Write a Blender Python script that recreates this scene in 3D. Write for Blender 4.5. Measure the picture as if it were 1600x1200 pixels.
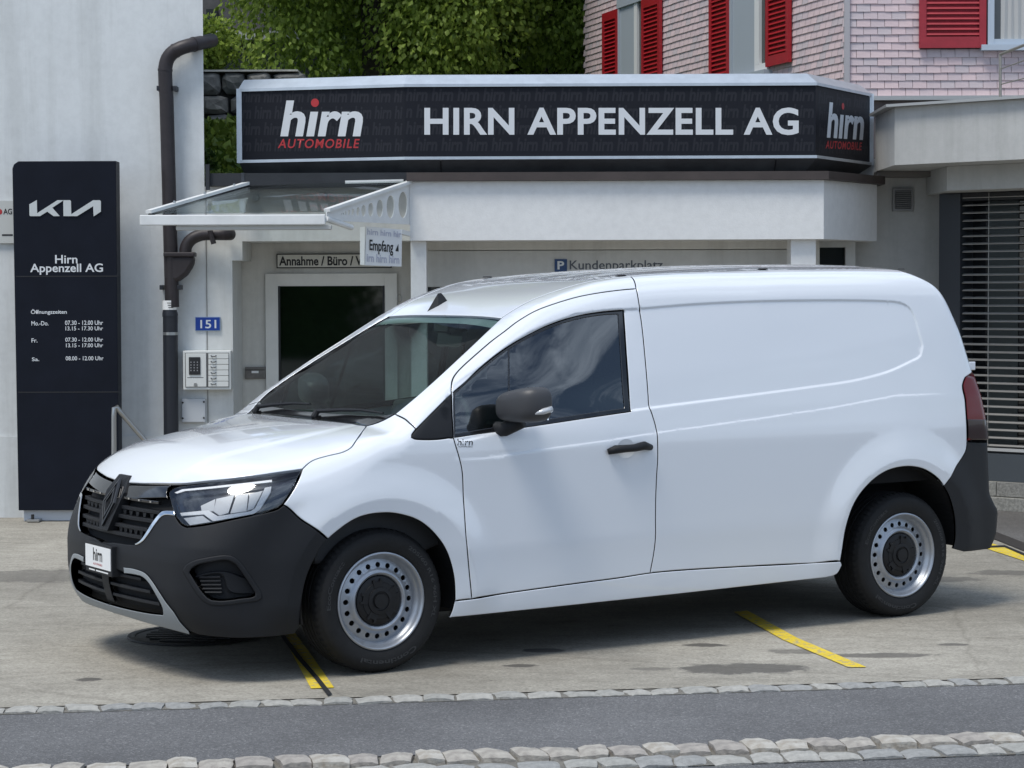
import bpy, math, random
import numpy as np
from mathutils import Vector, Matrix
from mathutils.geometry import delaunay_2d_cdt
random.seed(7); np.random.seed(7)
for o in list(bpy.data.objects): bpy.data.objects.remove(o, do_unlink=True)
S = bpy.context.scene
COL = S.collection
R = math.radians
# ------------------------------------------------------------------ camera
CF, CH, CT, CR = 3483.92, 1.71365, .0421595, -.00381378     # focal (px of 1600), height, pitch down, roll
cam = bpy.data.cameras.new('camera'); camo = bpy.data.objects.new('camera', cam); COL.objects.link(camo)
cam.sensor_fit = 'HORIZONTAL'; cam.sensor_width = 36; cam.lens = CF / 1600 * 36
cam.clip_start = .1; cam.clip_end = 2000
fw = Vector((0, math.cos(CT), -math.sin(CT))); up0 = Vector((0, math.sin(CT), math.cos(CT))); rt0 = Vector((1, 0, 0))
rt = rt0 * math.cos(CR) - up0 * math.sin(-CR); up = up0 * math.cos(CR) + rt0 * math.sin(-CR)
up = fw.cross(rt) * -1; 
camo.matrix_world = Matrix(((rt.x, up.x, -fw.x, 0), (rt.y, up.y, -fw.y, 0), (rt.z, up.z, -fw.z, CH), (0, 0, 0, 1)))
S.camera = camo
S.render.resolution_x, S.render.resolution_y = 1024, 768
# ------------------------------------------------------------------ sky, sun, exposure
SUN_EL, SUN_AZ = R(64), R(222)          # azimuth clockwise from +Y
W = bpy.data.worlds.new('World'); S.world = W; W.use_nodes = True
nt = W.node_tree; nt.nodes.clear()
def N(tree, t, **k):
    n = tree.nodes.new(t)
    for a, b in k.items():
        if a.startswith('i_'): n.inputs[a[2:].replace('_', ' ')].default_value = b
        else: setattr(n, a, b)
    return n
out = N(nt, 'ShaderNodeOutputWorld'); bg = N(nt, 'ShaderNodeBackground')
sky = N(nt, 'ShaderNodeTexSky'); sky.sky_type = 'NISHITA'; sky.sun_disc = False
sky.sun_elevation = SUN_EL; sky.sun_rotation = SUN_AZ; sky.altitude = 780; sky.air_density = 1; sky.dust_density = 1.5
tc = N(nt, 'ShaderNodeTexCoord'); mp = N(nt, 'ShaderNodeMapping'); mp.inputs['Scale'].default_value = (1, 1, 2.6)
nz = N(nt, 'ShaderNodeTexNoise'); nz.inputs['Scale'].default_value = 2.6; nz.inputs['Detail'].default_value = 13; nz.inputs['Roughness'].default_value = .62
nz.inputs['Distortion'].default_value = .35
cr = N(nt, 'ShaderNodeValToRGB'); cr.color_ramp.elements[0].position = .43; cr.color_ramp.elements[1].position = .58
n2 = N(nt, 'ShaderNodeTexNoise'); n2.inputs['Scale'].default_value = 4.2; n2.inputs['Detail'].default_value = 7
c2 = N(nt, 'ShaderNodeValToRGB'); c2.color_ramp.elements[0].color = (4.7, 6.0, 8.0, 1); c2.color_ramp.elements[1].color = (10.4, 12.3, 14.9, 1)
c2.color_ramp.elements[0].position = .35; c2.color_ramp.elements[1].position = .68
mx = N(nt, 'ShaderNodeMixRGB')
L = nt.links.new
L(tc.outputs['Generated'], mp.inputs['Vector']); L(mp.outputs['Vector'], nz.inputs['Vector']); L(nz.outputs['Fac'], cr.inputs['Fac'])
L(mp.outputs['Vector'], n2.inputs['Vector']); L(n2.outputs['Fac'], c2.inputs['Fac'])
L(cr.outputs['Color'], mx.inputs['Fac']); L(sky.outputs['Color'], mx.inputs['Color1']); L(c2.outputs['Color'], mx.inputs['Color2'])
L(mx.outputs['Color'], bg.inputs['Color']); bg.inputs['Strength'].default_value = .092
L(bg.outputs['Background'], out.inputs['Surface'])
sl = bpy.data.lights.new('sun', 'SUN'); sl.energy = 2.2; sl.angle = R(19); sl.color = (1, .96, .89)
so = bpy.data.objects.new('sun', sl); COL.objects.link(so)
sd = Vector((math.sin(SUN_AZ) * math.cos(SUN_EL), math.cos(SUN_AZ) * math.cos(SUN_EL), math.sin(SUN_EL)))
so.rotation_euler = (-sd).to_track_quat('-Z', 'Y').to_euler(); so.location = sd * 30
S.view_settings.view_transform = 'Standard'; S.view_settings.look = 'None'; S.view_settings.exposure = 0.38; S.view_settings.gamma = 1
S.view_settings.use_curve_mapping = False
# ------------------------------------------------------------------ camera maths (photo pixels are 1600x1200)
VX, VY, VA = -1.05592, 10.66683, .562629            # van: front axle on the ground, yaw
def ray(px, py):
    a, b = np.asarray(px, float) - 800, np.asarray(py, float) - 600
    c, s = math.cos(-CR), math.sin(-CR); a, b = a * c - b * s, a * s + b * c
    return np.stack([a, CF * math.cos(CT) - b * math.sin(CT), -CF * math.sin(CT) - b * math.cos(CT)], -1)
def ony(px, py, y):
    d = ray(px, py); t = y / d[1]; return float(d[0] * t), float(CH + d[2] * t)
def ground(px, py, z=0.):
    d = ray(px, py); t = (z - CH) / d[2]; return float(d[0] * t), float(d[1] * t)
def hit(px, py, p0, n):
    d = ray(px, py); o = np.array([0, 0, CH]); n = np.asarray(n, float); t = np.dot(np.asarray(p0, float) - o, n) / np.dot(d, n); return o + d * t
def vray(px, py):
    d = ray(px, py); c, s = math.cos(VA), math.sin(VA); ox, oy = -VX, -VY
    return (np.array([ox * c + oy * s, -ox * s + oy * c, CH]), np.stack([d[..., 0] * c + d[..., 1] * s, -d[..., 0] * s + d[..., 1] * c, d[..., 2]], -1))
def onv(px, py, v):
    o, d = vray(px, py); t = (v - o[1]) / d[1]; q = o + d * t; return float(q[0]), float(q[2])
# ------------------------------------------------------------------ materials
MATS = {}
def mat(name, col, rough=.6, metal=0., coat=0., bump=0., bscale=60., var=0., vscale=3., spec=.5, detail=6, var2=None):
    if name in MATS: return MATS[name]
    m = bpy.data.materials.new(name); m.use_nodes = True; t = m.node_tree; b = t.nodes['Principled BSDF']
    b.inputs['Base Color'].default_value = (*col, 1); b.inputs['Roughness'].default_value = rough; b.inputs['Metallic'].default_value = metal
    b.inputs['Coat Weight'].default_value = coat; b.inputs['Coat Roughness'].default_value = .04; b.inputs['Specular IOR Level'].default_value = spec
    co = N(t, 'ShaderNodeTexCoord')
    if var:
        n = N(t, 'ShaderNodeTexNoise'); n.inputs['Scale'].default_value = vscale; n.inputs['Detail'].default_value = detail; n.inputs['Roughness'].default_value = .65
        r = N(t, 'ShaderNodeValToRGB'); r.color_ramp.elements[0].position = .3; r.color_ramp.elements[1].position = .7
        a = var2 or tuple(c * (1 - var) for c in col)
        r.color_ramp.elements[0].color = (*a, 1); r.color_ramp.elements[1].color = (*[min(1, c * (1 + var * .5)) for c in col], 1)
        t.links.new(co.outputs['Object'], n.inputs['Vector']); t.links.new(n.outputs['Fac'], r.inputs['Fac']); t.links.new(r.outputs['Color'], b.inputs['Base Color'])
    if bump:
        n = N(t, 'ShaderNodeTexNoise'); n.inputs['Scale'].default_value = bscale; n.inputs['Detail'].default_value = 5
        bp = N(t, 'ShaderNodeBump'); bp.inputs['Strength'].default_value = bump; bp.inputs['Distance'].default_value = .01
        t.links.new(co.outputs['Object'], n.inputs['Vector']); t.links.new(n.outputs['Fac'], bp.inputs['Height']); t.links.new(bp.outputs['Normal'], b.inputs['Normal'])
    MATS[name] = m; return m
def glass_mat(name, tint=(.55, .62, .60), rough=.01, refl=1.0, base=.0):
    if name in MATS: return MATS[name]
    m = bpy.data.materials.new(name); m.use_nodes = True; t = m.node_tree; t.nodes.clear()
    o = N(t, 'ShaderNodeOutputMaterial'); mi = N(t, 'ShaderNodeMixShader'); tr = N(t, 'ShaderNodeBsdfTransparent'); gl = N(t, 'ShaderNodeBsdfGlossy')
    fr = N(t, 'ShaderNodeFresnel'); fr.inputs['IOR'].default_value = 1.52
    mm = N(t, 'ShaderNodeMath', operation='MULTIPLY_ADD'); mm.inputs[1].default_value = refl; mm.inputs[2].default_value = base; mm.use_clamp = True
    tr.inputs['Color'].default_value = (*tint, 1); gl.inputs['Roughness'].default_value = rough
    t.links.new(fr.outputs[0], mm.inputs[0]); t.links.new(mm.outputs[0], mi.inputs[0]); t.links.new(tr.outputs[0], mi.inputs[1]); t.links.new(gl.outputs[0], mi.inputs[2])
    t.links.new(mi.outputs[0], o.inputs['Surface']); MATS[name] = m; return m
# ------------------------------------------------------------------ mesh helpers
class MB:
    def __init__(s): s.v = []; s.f = []
    def add(s, vs, fs):
        k = len(s.v); s.v += [tuple(map(float, p)) for p in vs]; s.f += [tuple(i + k for i in f) for f in fs]; return s
    def box(s, a, b):
        (x0, y0, z0), (x1, y1, z1) = a, b
        return s.add([(x0, y0, z0), (x1, y0, z0), (x1, y1, z0), (x0, y1, z0), (x0, y0, z1), (x1, y0, z1), (x1, y1, z1), (x0, y1, z1)],
                     [(0, 3, 2, 1), (4, 5, 6, 7), (0, 1, 5, 4), (1, 2, 6, 5), (2, 3, 7, 6), (3, 0, 4, 7)])
    def prism(s, poly, d, org=(0, 0, 0), ax=(1, 0, 0), ay=(0, 0, 1)):
        """polygon in plane (ax, ay) extruded by vector d"""
        org, ax, ay, d = map(lambda q: np.array(q, float), (org, ax, ay, d)); n = len(poly)
        A = [org + ax * x + ay * y for x, y in poly]
        return s.add(A + [p + d for p in A], [tuple(range(n)), tuple(range(2 * n - 1, n - 1, -1))] + [((i + 1) % n, i, n + i, n + (i + 1) % n) for i in range(n)])
    def tube(s, pts, r, n=12, caps=True, rs=None):
        pts = [np.array(p, float) for p in pts]; m = len(pts); b = len(s.v); ref = None; V = []
        for i, p in enumerate(pts):
            t = pts[min(i + 1, m - 1)] - pts[max(i - 1, 0)]; t /= np.linalg.norm(t) + 1e-9
            if ref is None:
                ref = np.cross(t, (0, 0, 1.)) if abs(t[2]) < .9 else np.cross(t, (1., 0, 0))
            x = ref - t * np.dot(ref, t); x /= np.linalg.norm(x) + 1e-9; y = np.cross(t, x); ref = x
            rr = rs[i] if rs is not None else r
            V += [p + rr * (math.cos(2 * math.pi * k / n) * x + math.sin(2 * math.pi * k / n) * y) for k in range(n)]
        F = [(i * n + k, i * n + (k + 1) % n, (i + 1) * n + (k + 1) % n, (i + 1) * n + k) for i in range(m - 1) for k in range(n)]
        if caps: F += [tuple(range(n - 1, -1, -1)), tuple((m - 1) * n + k for k in range(n))]
        return s.add(V, F)
    def lathe(s, prof, n=48, axis='y', c=(0, 0, 0)):
        """prof: list of (r, h) ; revolve round axis"""
        V = []
        for r, h in prof:
            for k in range(n):
                a = 2 * math.pi * k / n; x, y = r * math.cos(a), r * math.sin(a)
                V.append((c[0] + x, c[1] + h, c[2] + y) if axis == 'y' else (c[0] + x, c[1] + y, c[2] + h))
        F = [(i * n + k, i * n + (k + 1) % n, (i + 1) * n + (k + 1) % n, (i + 1) * n + k) for i in range(len(prof) - 1) for k in range(n)]
        return s.add(V, F)
    def mesh(s, name, smooth=False, ang=None):
        me = bpy.data.meshes.new(name); me.from_pydata(s.v, [], s.f); me.validate(); me.update()
        if smooth:
            me.polygons.foreach_set('use_smooth', [True] * len(me.polygons))
            if ang: me.set_sharp_from_angle(angle=R(ang))
        return me
    def ob(s, name, m, parent=None, smooth=False, ang=None, bevel=0, **p):
        return link(name, s.mesh(name, smooth, ang), m, parent, bevel, **p)
def link(name, me, m, parent=None, bevel=0, **p):
    o = bpy.data.objects.new(name, me); COL.objects.link(o)
    if m is not None: me.materials.clear(); me.materials.append(m)
    if parent is not None:
        o.parent = parent
        if parent.name in WCM: o.matrix_parent_inverse = WCM[parent.name]
    if bevel:
        b = o.modifiers.new('bevel', 'BEVEL'); b.width = bevel; b.segments = 2; b.limit_method = 'ANGLE'; b.harden_normals = False
    for k, v in p.items(): o[k] = v
    return o
WCM = {}
def wthing(name, label, cat, loc, group=None):
    """a thing whose parts are given in world coordinates"""
    o = thing(name, label, cat, loc, 0, group); WCM[o.name] = Matrix.Translation(-Vector(loc)); return o
def thing(name, label, cat, loc=(0, 0, 0), rz=0, group=None):
    o = bpy.data.objects.new(name, None); COL.objects.link(o); o.location = loc; o.rotation_euler = (0, 0, rz); o.empty_display_size = .2
    o['label'] = label; o['category'] = cat
    if group: o['group'] = group
    return o
def tag(o, label, cat, group=None):
    o['label'] = label; o['category'] = cat
    if group: o['group'] = group
    return o
_tc = {}
def text_mesh(body, bold=0., shear=0., extrude=0., spacing=1., lines=1.):
    key = (body, bold, shear, extrude, spacing, lines)
    if key in _tc: return _tc[key].copy()
    c = bpy.data.curves.new('txt', 'FONT'); c.body = body; c.size = 1; c.offset = bold; c.shear = shear; c.extrude = extrude; c.space_character = spacing; c.space_line = lines
    c.resolution_u = 4; c.fill_mode = 'FRONT' if not extrude else 'BOTH'
    o = bpy.data.objects.new('txt', c); COL.objects.link(o)
    bpy.context.view_layer.update()
    me = bpy.data.meshes.new_from_object(o.evaluated_get(bpy.context.evaluated_depsgraph_get()))
    bpy.data.objects.remove(o, do_unlink=True); _tc[key] = me
    return me.copy()
def fit_text(body, x0, z0, x1, z1, y, **k):
    """text mesh stretched into the box, in the XZ plane at depth y, facing -Y"""
    me = text_mesh(body, **k); n = len(me.vertices); a = np.empty(n * 3); me.vertices.foreach_get('co', a); a = a.reshape(-1, 3)
    lo, hi = a.min(0), a.max(0); sx = (x1 - x0) / (hi[0] - lo[0]); sz = (z1 - z0) / (hi[1] - lo[1])
    b = np.c_[x0 + (a[:, 0] - lo[0]) * sx, y - a[:, 2], z0 + (a[:, 1] - lo[1]) * sz]
    me.vertices.foreach_set('co', b.ravel()); me.update(); return me
def copy_tree(o, parent=None):
    c = o.copy(); COL.objects.link(c); c.parent = parent
    for ch in [q for q in bpy.data.objects if q.parent == o]: copy_tree(ch, c)
    return c
# ================================================================== VAN: one smooth body surface f(u,v,z)=0, every panel is cut from it
# u runs rearwards from the front axle, v across (near side negative), z up
def pch(xs, ys):
    x = np.array(xs, float); y = np.array(ys, float); h = np.diff(x); d = np.diff(y) / h
    m = np.zeros(len(x)); m[0] = d[0]; m[-1] = d[-1]
    for i in range(1, len(x) - 1):
        if d[i - 1] * d[i] > 0:
            w1 = 2 * h[i] + h[i - 1]; w2 = h[i] + 2 * h[i - 1]; m[i] = (w1 + w2) / (w1 / d[i - 1] + w2 / d[i])
    xf = np.linspace(x[0] - .6, x[-1] + .6, 4000)      # tabulated: fast lookups
    k = np.clip(np.searchsorted(x, xf) - 1, 0, len(h) - 1); t = (xf - x[k]) / h[k]; q = np.clip(t, 0, 1)
    r = y[k] * (1 + 2 * q) * (1 - q) ** 2 + m[k] * h[k] * q * (1 - q) ** 2 + y[k + 1] * q * q * (3 - 2 * q) + m[k + 1] * h[k] * q * q * (q - 1)
    r = r + np.where(t < 0, m[0] * (xf - x[0]), 0) + np.where(t > 1, m[-1] * (xf - x[-1]), 0)
    # light smoothing takes the kinks out of reflections
    ker = np.hanning(41); ker /= ker.sum(); pad = np.r_[np.full(20, 1.) * r[0] - np.arange(20, 0, -1) * (r[1] - r[0]), r, r[-1] + np.arange(1, 21) * (r[-1] - r[-2])]
    r = np.convolve(pad, ker, 'valid')
    return lambda z: np.interp(z, xf, r)
def sst(a, b, x):
    t = np.clip((x - a) / (b - a), 0, 1); return t * t * (3 - 2 * t)
WP = pch([-1.1, -.9, -.8, -.7, -.6, -.5, -.4, -.2, 0, .5, 1, 2.5, 3.0, 3.3, 3.5, 3.7, 3.8, 3.9],
         [.70, .765, .80, .832, .857, .876, .888, .905, .914, .927, .931, .931, .927, .917, .903, .872, .848, .815])
DS = pch([.1, .2, .26, .32, .45, .56, .75, .95, 1.02, 1.1, 1.2, 1.3, 1.4, 1.5, 1.6, 1.7, 1.8, 1.9],
         [.05, .035, .022, .016, .008, .001, 0, .001, .004, .014, .031, .049, .069, .09, .113, .139, .17, .21])
KU = pch([.2, .7, .95, 1.2, 1.45, 1.6], [.15, .15, .115, .05, .008, 0])
DF = pch([.15, .22, .27, .33, .42, .52, .6, .7, .8, .87, .92, 1.0], [.12, .075, .04, .015, 0, 0, .012, .035, .068, .095, .13, .22])
ZC = pch([-1.0, -.92, -.87, -.8, -.7, -.5, -.3, -.1, .05, .25, .45, .65, .84, 1.0, 1.13, 1.33, 1.65, 2.1, 2.5, 3.0, 3.4, 3.6, 3.8],
         [.80, .86, .905, .945, .985, 1.03, 1.064, 1.090, 1.105, 1.234, 1.358, 1.475, 1.585, 1.668, 1.714, 1.766, 1.806, 1.832, 1.844, 1.847, 1.84, 1.828, 1.80])
HK = pch([-.9, -.5, -.1, .05, .3], [1, 1, .5, .2, .2])
UR = pch([.2, .28, .34, .40, .5, .55, .62, .7, .92, 1.12, 1.275, 1.385, 1.475, 1.56, 1.65, 1.72, 1.8, 1.9],
         [3.76, 3.80, 3.845, 3.875, 3.88, 3.84, 3.79, 3.785, 3.765, 3.725, 3.665, 3.63, 3.60, 3.56, 3.515, 3.465, 3.33, 3.1])
def smax(a, b, r):
    h = np.maximum(r - np.abs(a - b), 0) / r
    return np.maximum(a, b) + h * h * r * .25
RECESS = None; CREASE = None
def sdpoly(P, x, y):
    d = np.full(x.shape, 1e9); ins = np.zeros(x.shape, bool); n = len(P)
    for i in range(n):
        ax, ay = P[i]; bx, by = P[(i + 1) % n]; ex, ey = bx - ax, by - ay
        t = np.clip(((x - ax) * ex + (y - ay) * ey) / (ex * ex + ey * ey + 1e-12), 0, 1)
        d = np.minimum(d, np.hypot(x - ax - t * ex, y - ay - t * ey))
        c = (ay > y) != (by > y)
        ins ^= c & (x < ex * (y - ay) / (ey if abs(ey) > 1e-12 else 1e-12) + ax)
    return np.where(ins, -d, d)
FINE = False
def wside(u, z):
    w = WP(u) - DS(z) - np.maximum(z - 1.0, 0) * KU(u) * sst(1.0, 1.15, z)
    for c, rz, ro in ((0.0, .318, .475), (3.075, .36, .475)):
        r = np.hypot(u - c, z - rz)
        b = np.where(r > ro, .019 * sst(ro + .16, ro - .015, r), .019 - .12 * (ro - r))
        w = w + b * sst(.2, .35, z)
    if FINE and CREASE is not None:
        zc = np.interp(u, CREASE[0], CREASE[1]); w = w - .0045 * sst(-.007, .007, z - zc) * sst(.25, .7, u) * sst(3.45, 3.1, u) * sst(.30, .10, z - zc)
    if FINE and RECESS is not None:
        m = (z > .95) & (z < 1.75) & (u > .1) & (u < 3.5)
        if np.any(m):
            um, zm = np.broadcast_arrays(u, z); g = np.zeros(um.shape); g[m] = .007 * sst(.004, -.012, sdpoly(RECESS, um[m], zm[m])); w = w - g
    return w
def f(u, v, z):
    w = np.abs(v); s = w - wside(u, z)
    hood = sst(.25, -.2, u); roof = sst(.8, 1.4, u)
    ridge = .007 * (sst(.50, .44, w - .10 * (u + .8)) ) * sst(-.86, -.6, u) * hood
    zt = ZC(u) + ridge - .004 * hood - hood * HK(u) * (.09 * w ** 2 + .12 * w ** 4) - (1 - hood) * (1 - roof) * (.06 * w ** 4 + .06 * np.maximum(w - .6, 0)) - roof * (.3 + .7 * sst(1.3, 2.3, u)) * (.05 * w ** 2 + .06 * w ** 4)
    zt = zt - roof * .005 * sst(.05, .03, np.abs(np.mod(w + .11, .22) - .11)) * sst(.50, .46, w) * sst(1.3, 1.5, u) * sst(3.5, 3.35, u)   # ribs
    t = z - zt
    fr = (-.97 + DF(z) + .15 * w ** 2 + .10 * w ** 4 + np.maximum(z - .6, 0) * .95 * w ** 4) - u
    re = u - (UR(z) + .03 - .05 * (w / .8) ** 2)
    rt_ = .12 * hood + .12 * roof * hood * 0 + (1 - hood) * (.06 + .06 * roof)
    q = smax(s, t, rt_); q = smax(q, fr, .14)
    return smax(q, re, .07)
def solve(o, d, t0, t1, n=34, it=17):
    global FINE
    o = np.broadcast_to(o, d.shape); ts = np.linspace(t0, t1, n); N_ = len(d); hit_ = np.zeros(N_, bool); a = np.zeros(N_); b = np.zeros(N_)
    FINE = False; act = np.arange(N_); p = o + d * t0; prev = f(p[:, 0], p[:, 1], p[:, 2])
    for i in range(1, n):
        p = o[act] + d[act] * ts[i]; val = f(p[:, 0], p[:, 1], p[:, 2]); new = (prev > 0) & (val <= 0)
        j = act[new]; a[j] = ts[i - 1]; b[j] = ts[i]; hit_[j] = True; act = act[~new]; prev = val[~new]
        if not len(act): break
    a[~hit_] = b[~hit_] = t1
    for k in range(it):
        m = (a + b) / 2; p = o + d * m[:, None]; g = f(p[:, 0], p[:, 1], p[:, 2]) > 0
        a = np.where(g, m, a); b = np.where(g, b, m)
    FINE = True; t = (a + b) / 2
    if RECESS is not None:
        for k in range(4):
            p = o + d * t[:, None]; v0 = f(p[:, 0], p[:, 1], p[:, 2]); q = p + d * 1e-3; v1 = f(q[:, 0], q[:, 1], q[:, 2]); sl_ = np.minimum((v1 - v0) / 1e-3, -.15)
            t = np.where(hit_, t - np.clip(v0 / sl_, -.012, .012), t)
    return o + d * t[:, None], hit_
def grad(p, e=1.2e-3):
    g = []
    for k in range(3):
        q = np.zeros(3); q[k] = e; a = p + q; b = p - q
        g.append(f(a[:, 0], a[:, 1], a[:, 2]) - f(b[:, 0], b[:, 1], b[:, 2]))
    g = np.array(g).T; return g / (np.linalg.norm(g, axis=1, keepdims=True) + 1e-12)
def cast_px(pts):
    pts = np.atleast_2d(np.array(pts, float)); o, d = vray(pts[:, 0], pts[:, 1]); d = d / np.linalg.norm(d, axis=1, keepdims=True)
    p, h = solve(o, d, 8.5, 16., 190)
    return p, h
# charts: 'b<deg>' stadium belt chart with rays tilted down by deg; 't' vertical
AX0, AX1, RR = 0., 3.0, .9
def to_chart(p, ch):
    u, w, z = p[:, 0], np.abs(p[:, 1]), p[:, 2]
    if ch == 't': return np.c_[u, w]
    ta = R(float(ch[1:])); th0 = np.arctan2(AX0 - u, w); th1 = np.arctan2(u - AX1, w)
    s = np.where(u < AX0, -RR * th0, np.where(u > AX1, AX1 + RR * th1, u))
    r = np.where(u < AX0, np.hypot(AX0 - u, w), np.where(u > AX1, np.hypot(u - AX1, w), w))
    return np.c_[s, z * math.cos(ta) - r * math.sin(ta)]
def from_chart(c, ch):
    c = np.atleast_2d(c); s, q = c[:, 0], c[:, 1]; n = len(c)
    if ch == 't':
        return solve(np.c_[s, -q, np.full(n, 2.1)], np.tile((0, 0, -1.), (n, 1)), 0, 1.6, 42)
    ta = R(float(ch[1:])); a0 = np.where(s < AX0, -s / RR, 0); a1 = np.where(s > AX1, (s - AX1) / RR, 0)
    ox = np.where(s < AX0, AX0, np.where(s > AX1, AX1, s)); du = np.sin(a1) - np.sin(a0); dv = -np.cos(a0 + a1)
    r0 = 1.7; z0 = (q + r0 * math.sin(ta)) / math.cos(ta)
    o = np.c_[ox + du * r0, dv * r0, z0]; d = np.c_[-du, -dv, np.full(n, -math.tan(ta))]
    return solve(o, d, .2, 1.65, 42)
def spline(P, h):
    P = np.array(P, float)
    if len(P) == 2:
        n = max(1, int(np.linalg.norm(P[1] - P[0]) / h)); return np.array([P[0] + (P[1] - P[0]) * k / n for k in range(n + 1)])
    Q = np.vstack([2 * P[0] - P[1], P, 2 * P[-1] - P[-2]]); o = []
    for i in range(1, len(Q) - 2):
        p0, p1, p2, p3 = Q[i - 1:i + 3]
        t0 = 0; t1 = t0 + np.linalg.norm(p1 - p0) ** .5; t2 = t1 + np.linalg.norm(p2 - p1) ** .5; t3 = t2 + np.linalg.norm(p3 - p2) ** .5
        n = max(1, int(np.linalg.norm(p2 - p1) / h))
        for k in range(n):
            t = t1 + (t2 - t1) * k / n
            A1 = (t1 - t) / (t1 - t0) * p0 + (t - t0) / (t1 - t0) * p1; A2 = (t2 - t) / (t2 - t1) * p1 + (t - t1) / (t2 - t1) * p2; A3 = (t3 - t) / (t3 - t2) * p2 + (t - t2) / (t3 - t2) * p3
            B1 = (t2 - t) / (t2 - t0) * A1 + (t - t0) / (t2 - t0) * A2; B2 = (t3 - t) / (t3 - t1) * A2 + (t - t1) / (t3 - t1) * A3
            o.append((t2 - t) / (t2 - t1) * B1 + (t - t1) / (t2 - t1) * B2)
    o.append(P[-1]); return np.array(o)
def outline(runs, ch, h=.015):
    """runs: list of ('px', [...]) photo traces / ('c', [...]) chart coords / ('v', [...]) body coords (u,w,z)"""
    o = []
    for kind, pts in runs:
        if kind == 'px':
            p, ok = cast_px(pts); c = to_chart(p[ok], ch)
        elif kind == 'v': c = to_chart(np.array(pts, float), ch)
        else: c = np.array(pts, float)
        c = spline(c, h)
        for q in c:
            if not o or np.hypot(*(q - o[-1])) > h * .25: o.append(q)
    o = np.array(o)
    if np.hypot(*(o[0] - o[-1])) < h * .25: o = o[:-1]
    a = np.sum(o[:, 0] * np.roll(o[:, 1], -1) - np.roll(o[:, 0], -1) * o[:, 1])
    return o if a > 0 else o[::-1]
def inset(o, g):
    t = np.roll(o, -1, 0) - np.roll(o, 1, 0); t /= np.linalg.norm(t, axis=1, keepdims=True) + 1e-12
    return o + np.c_[-t[:, 1], t[:, 0]] * g
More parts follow.
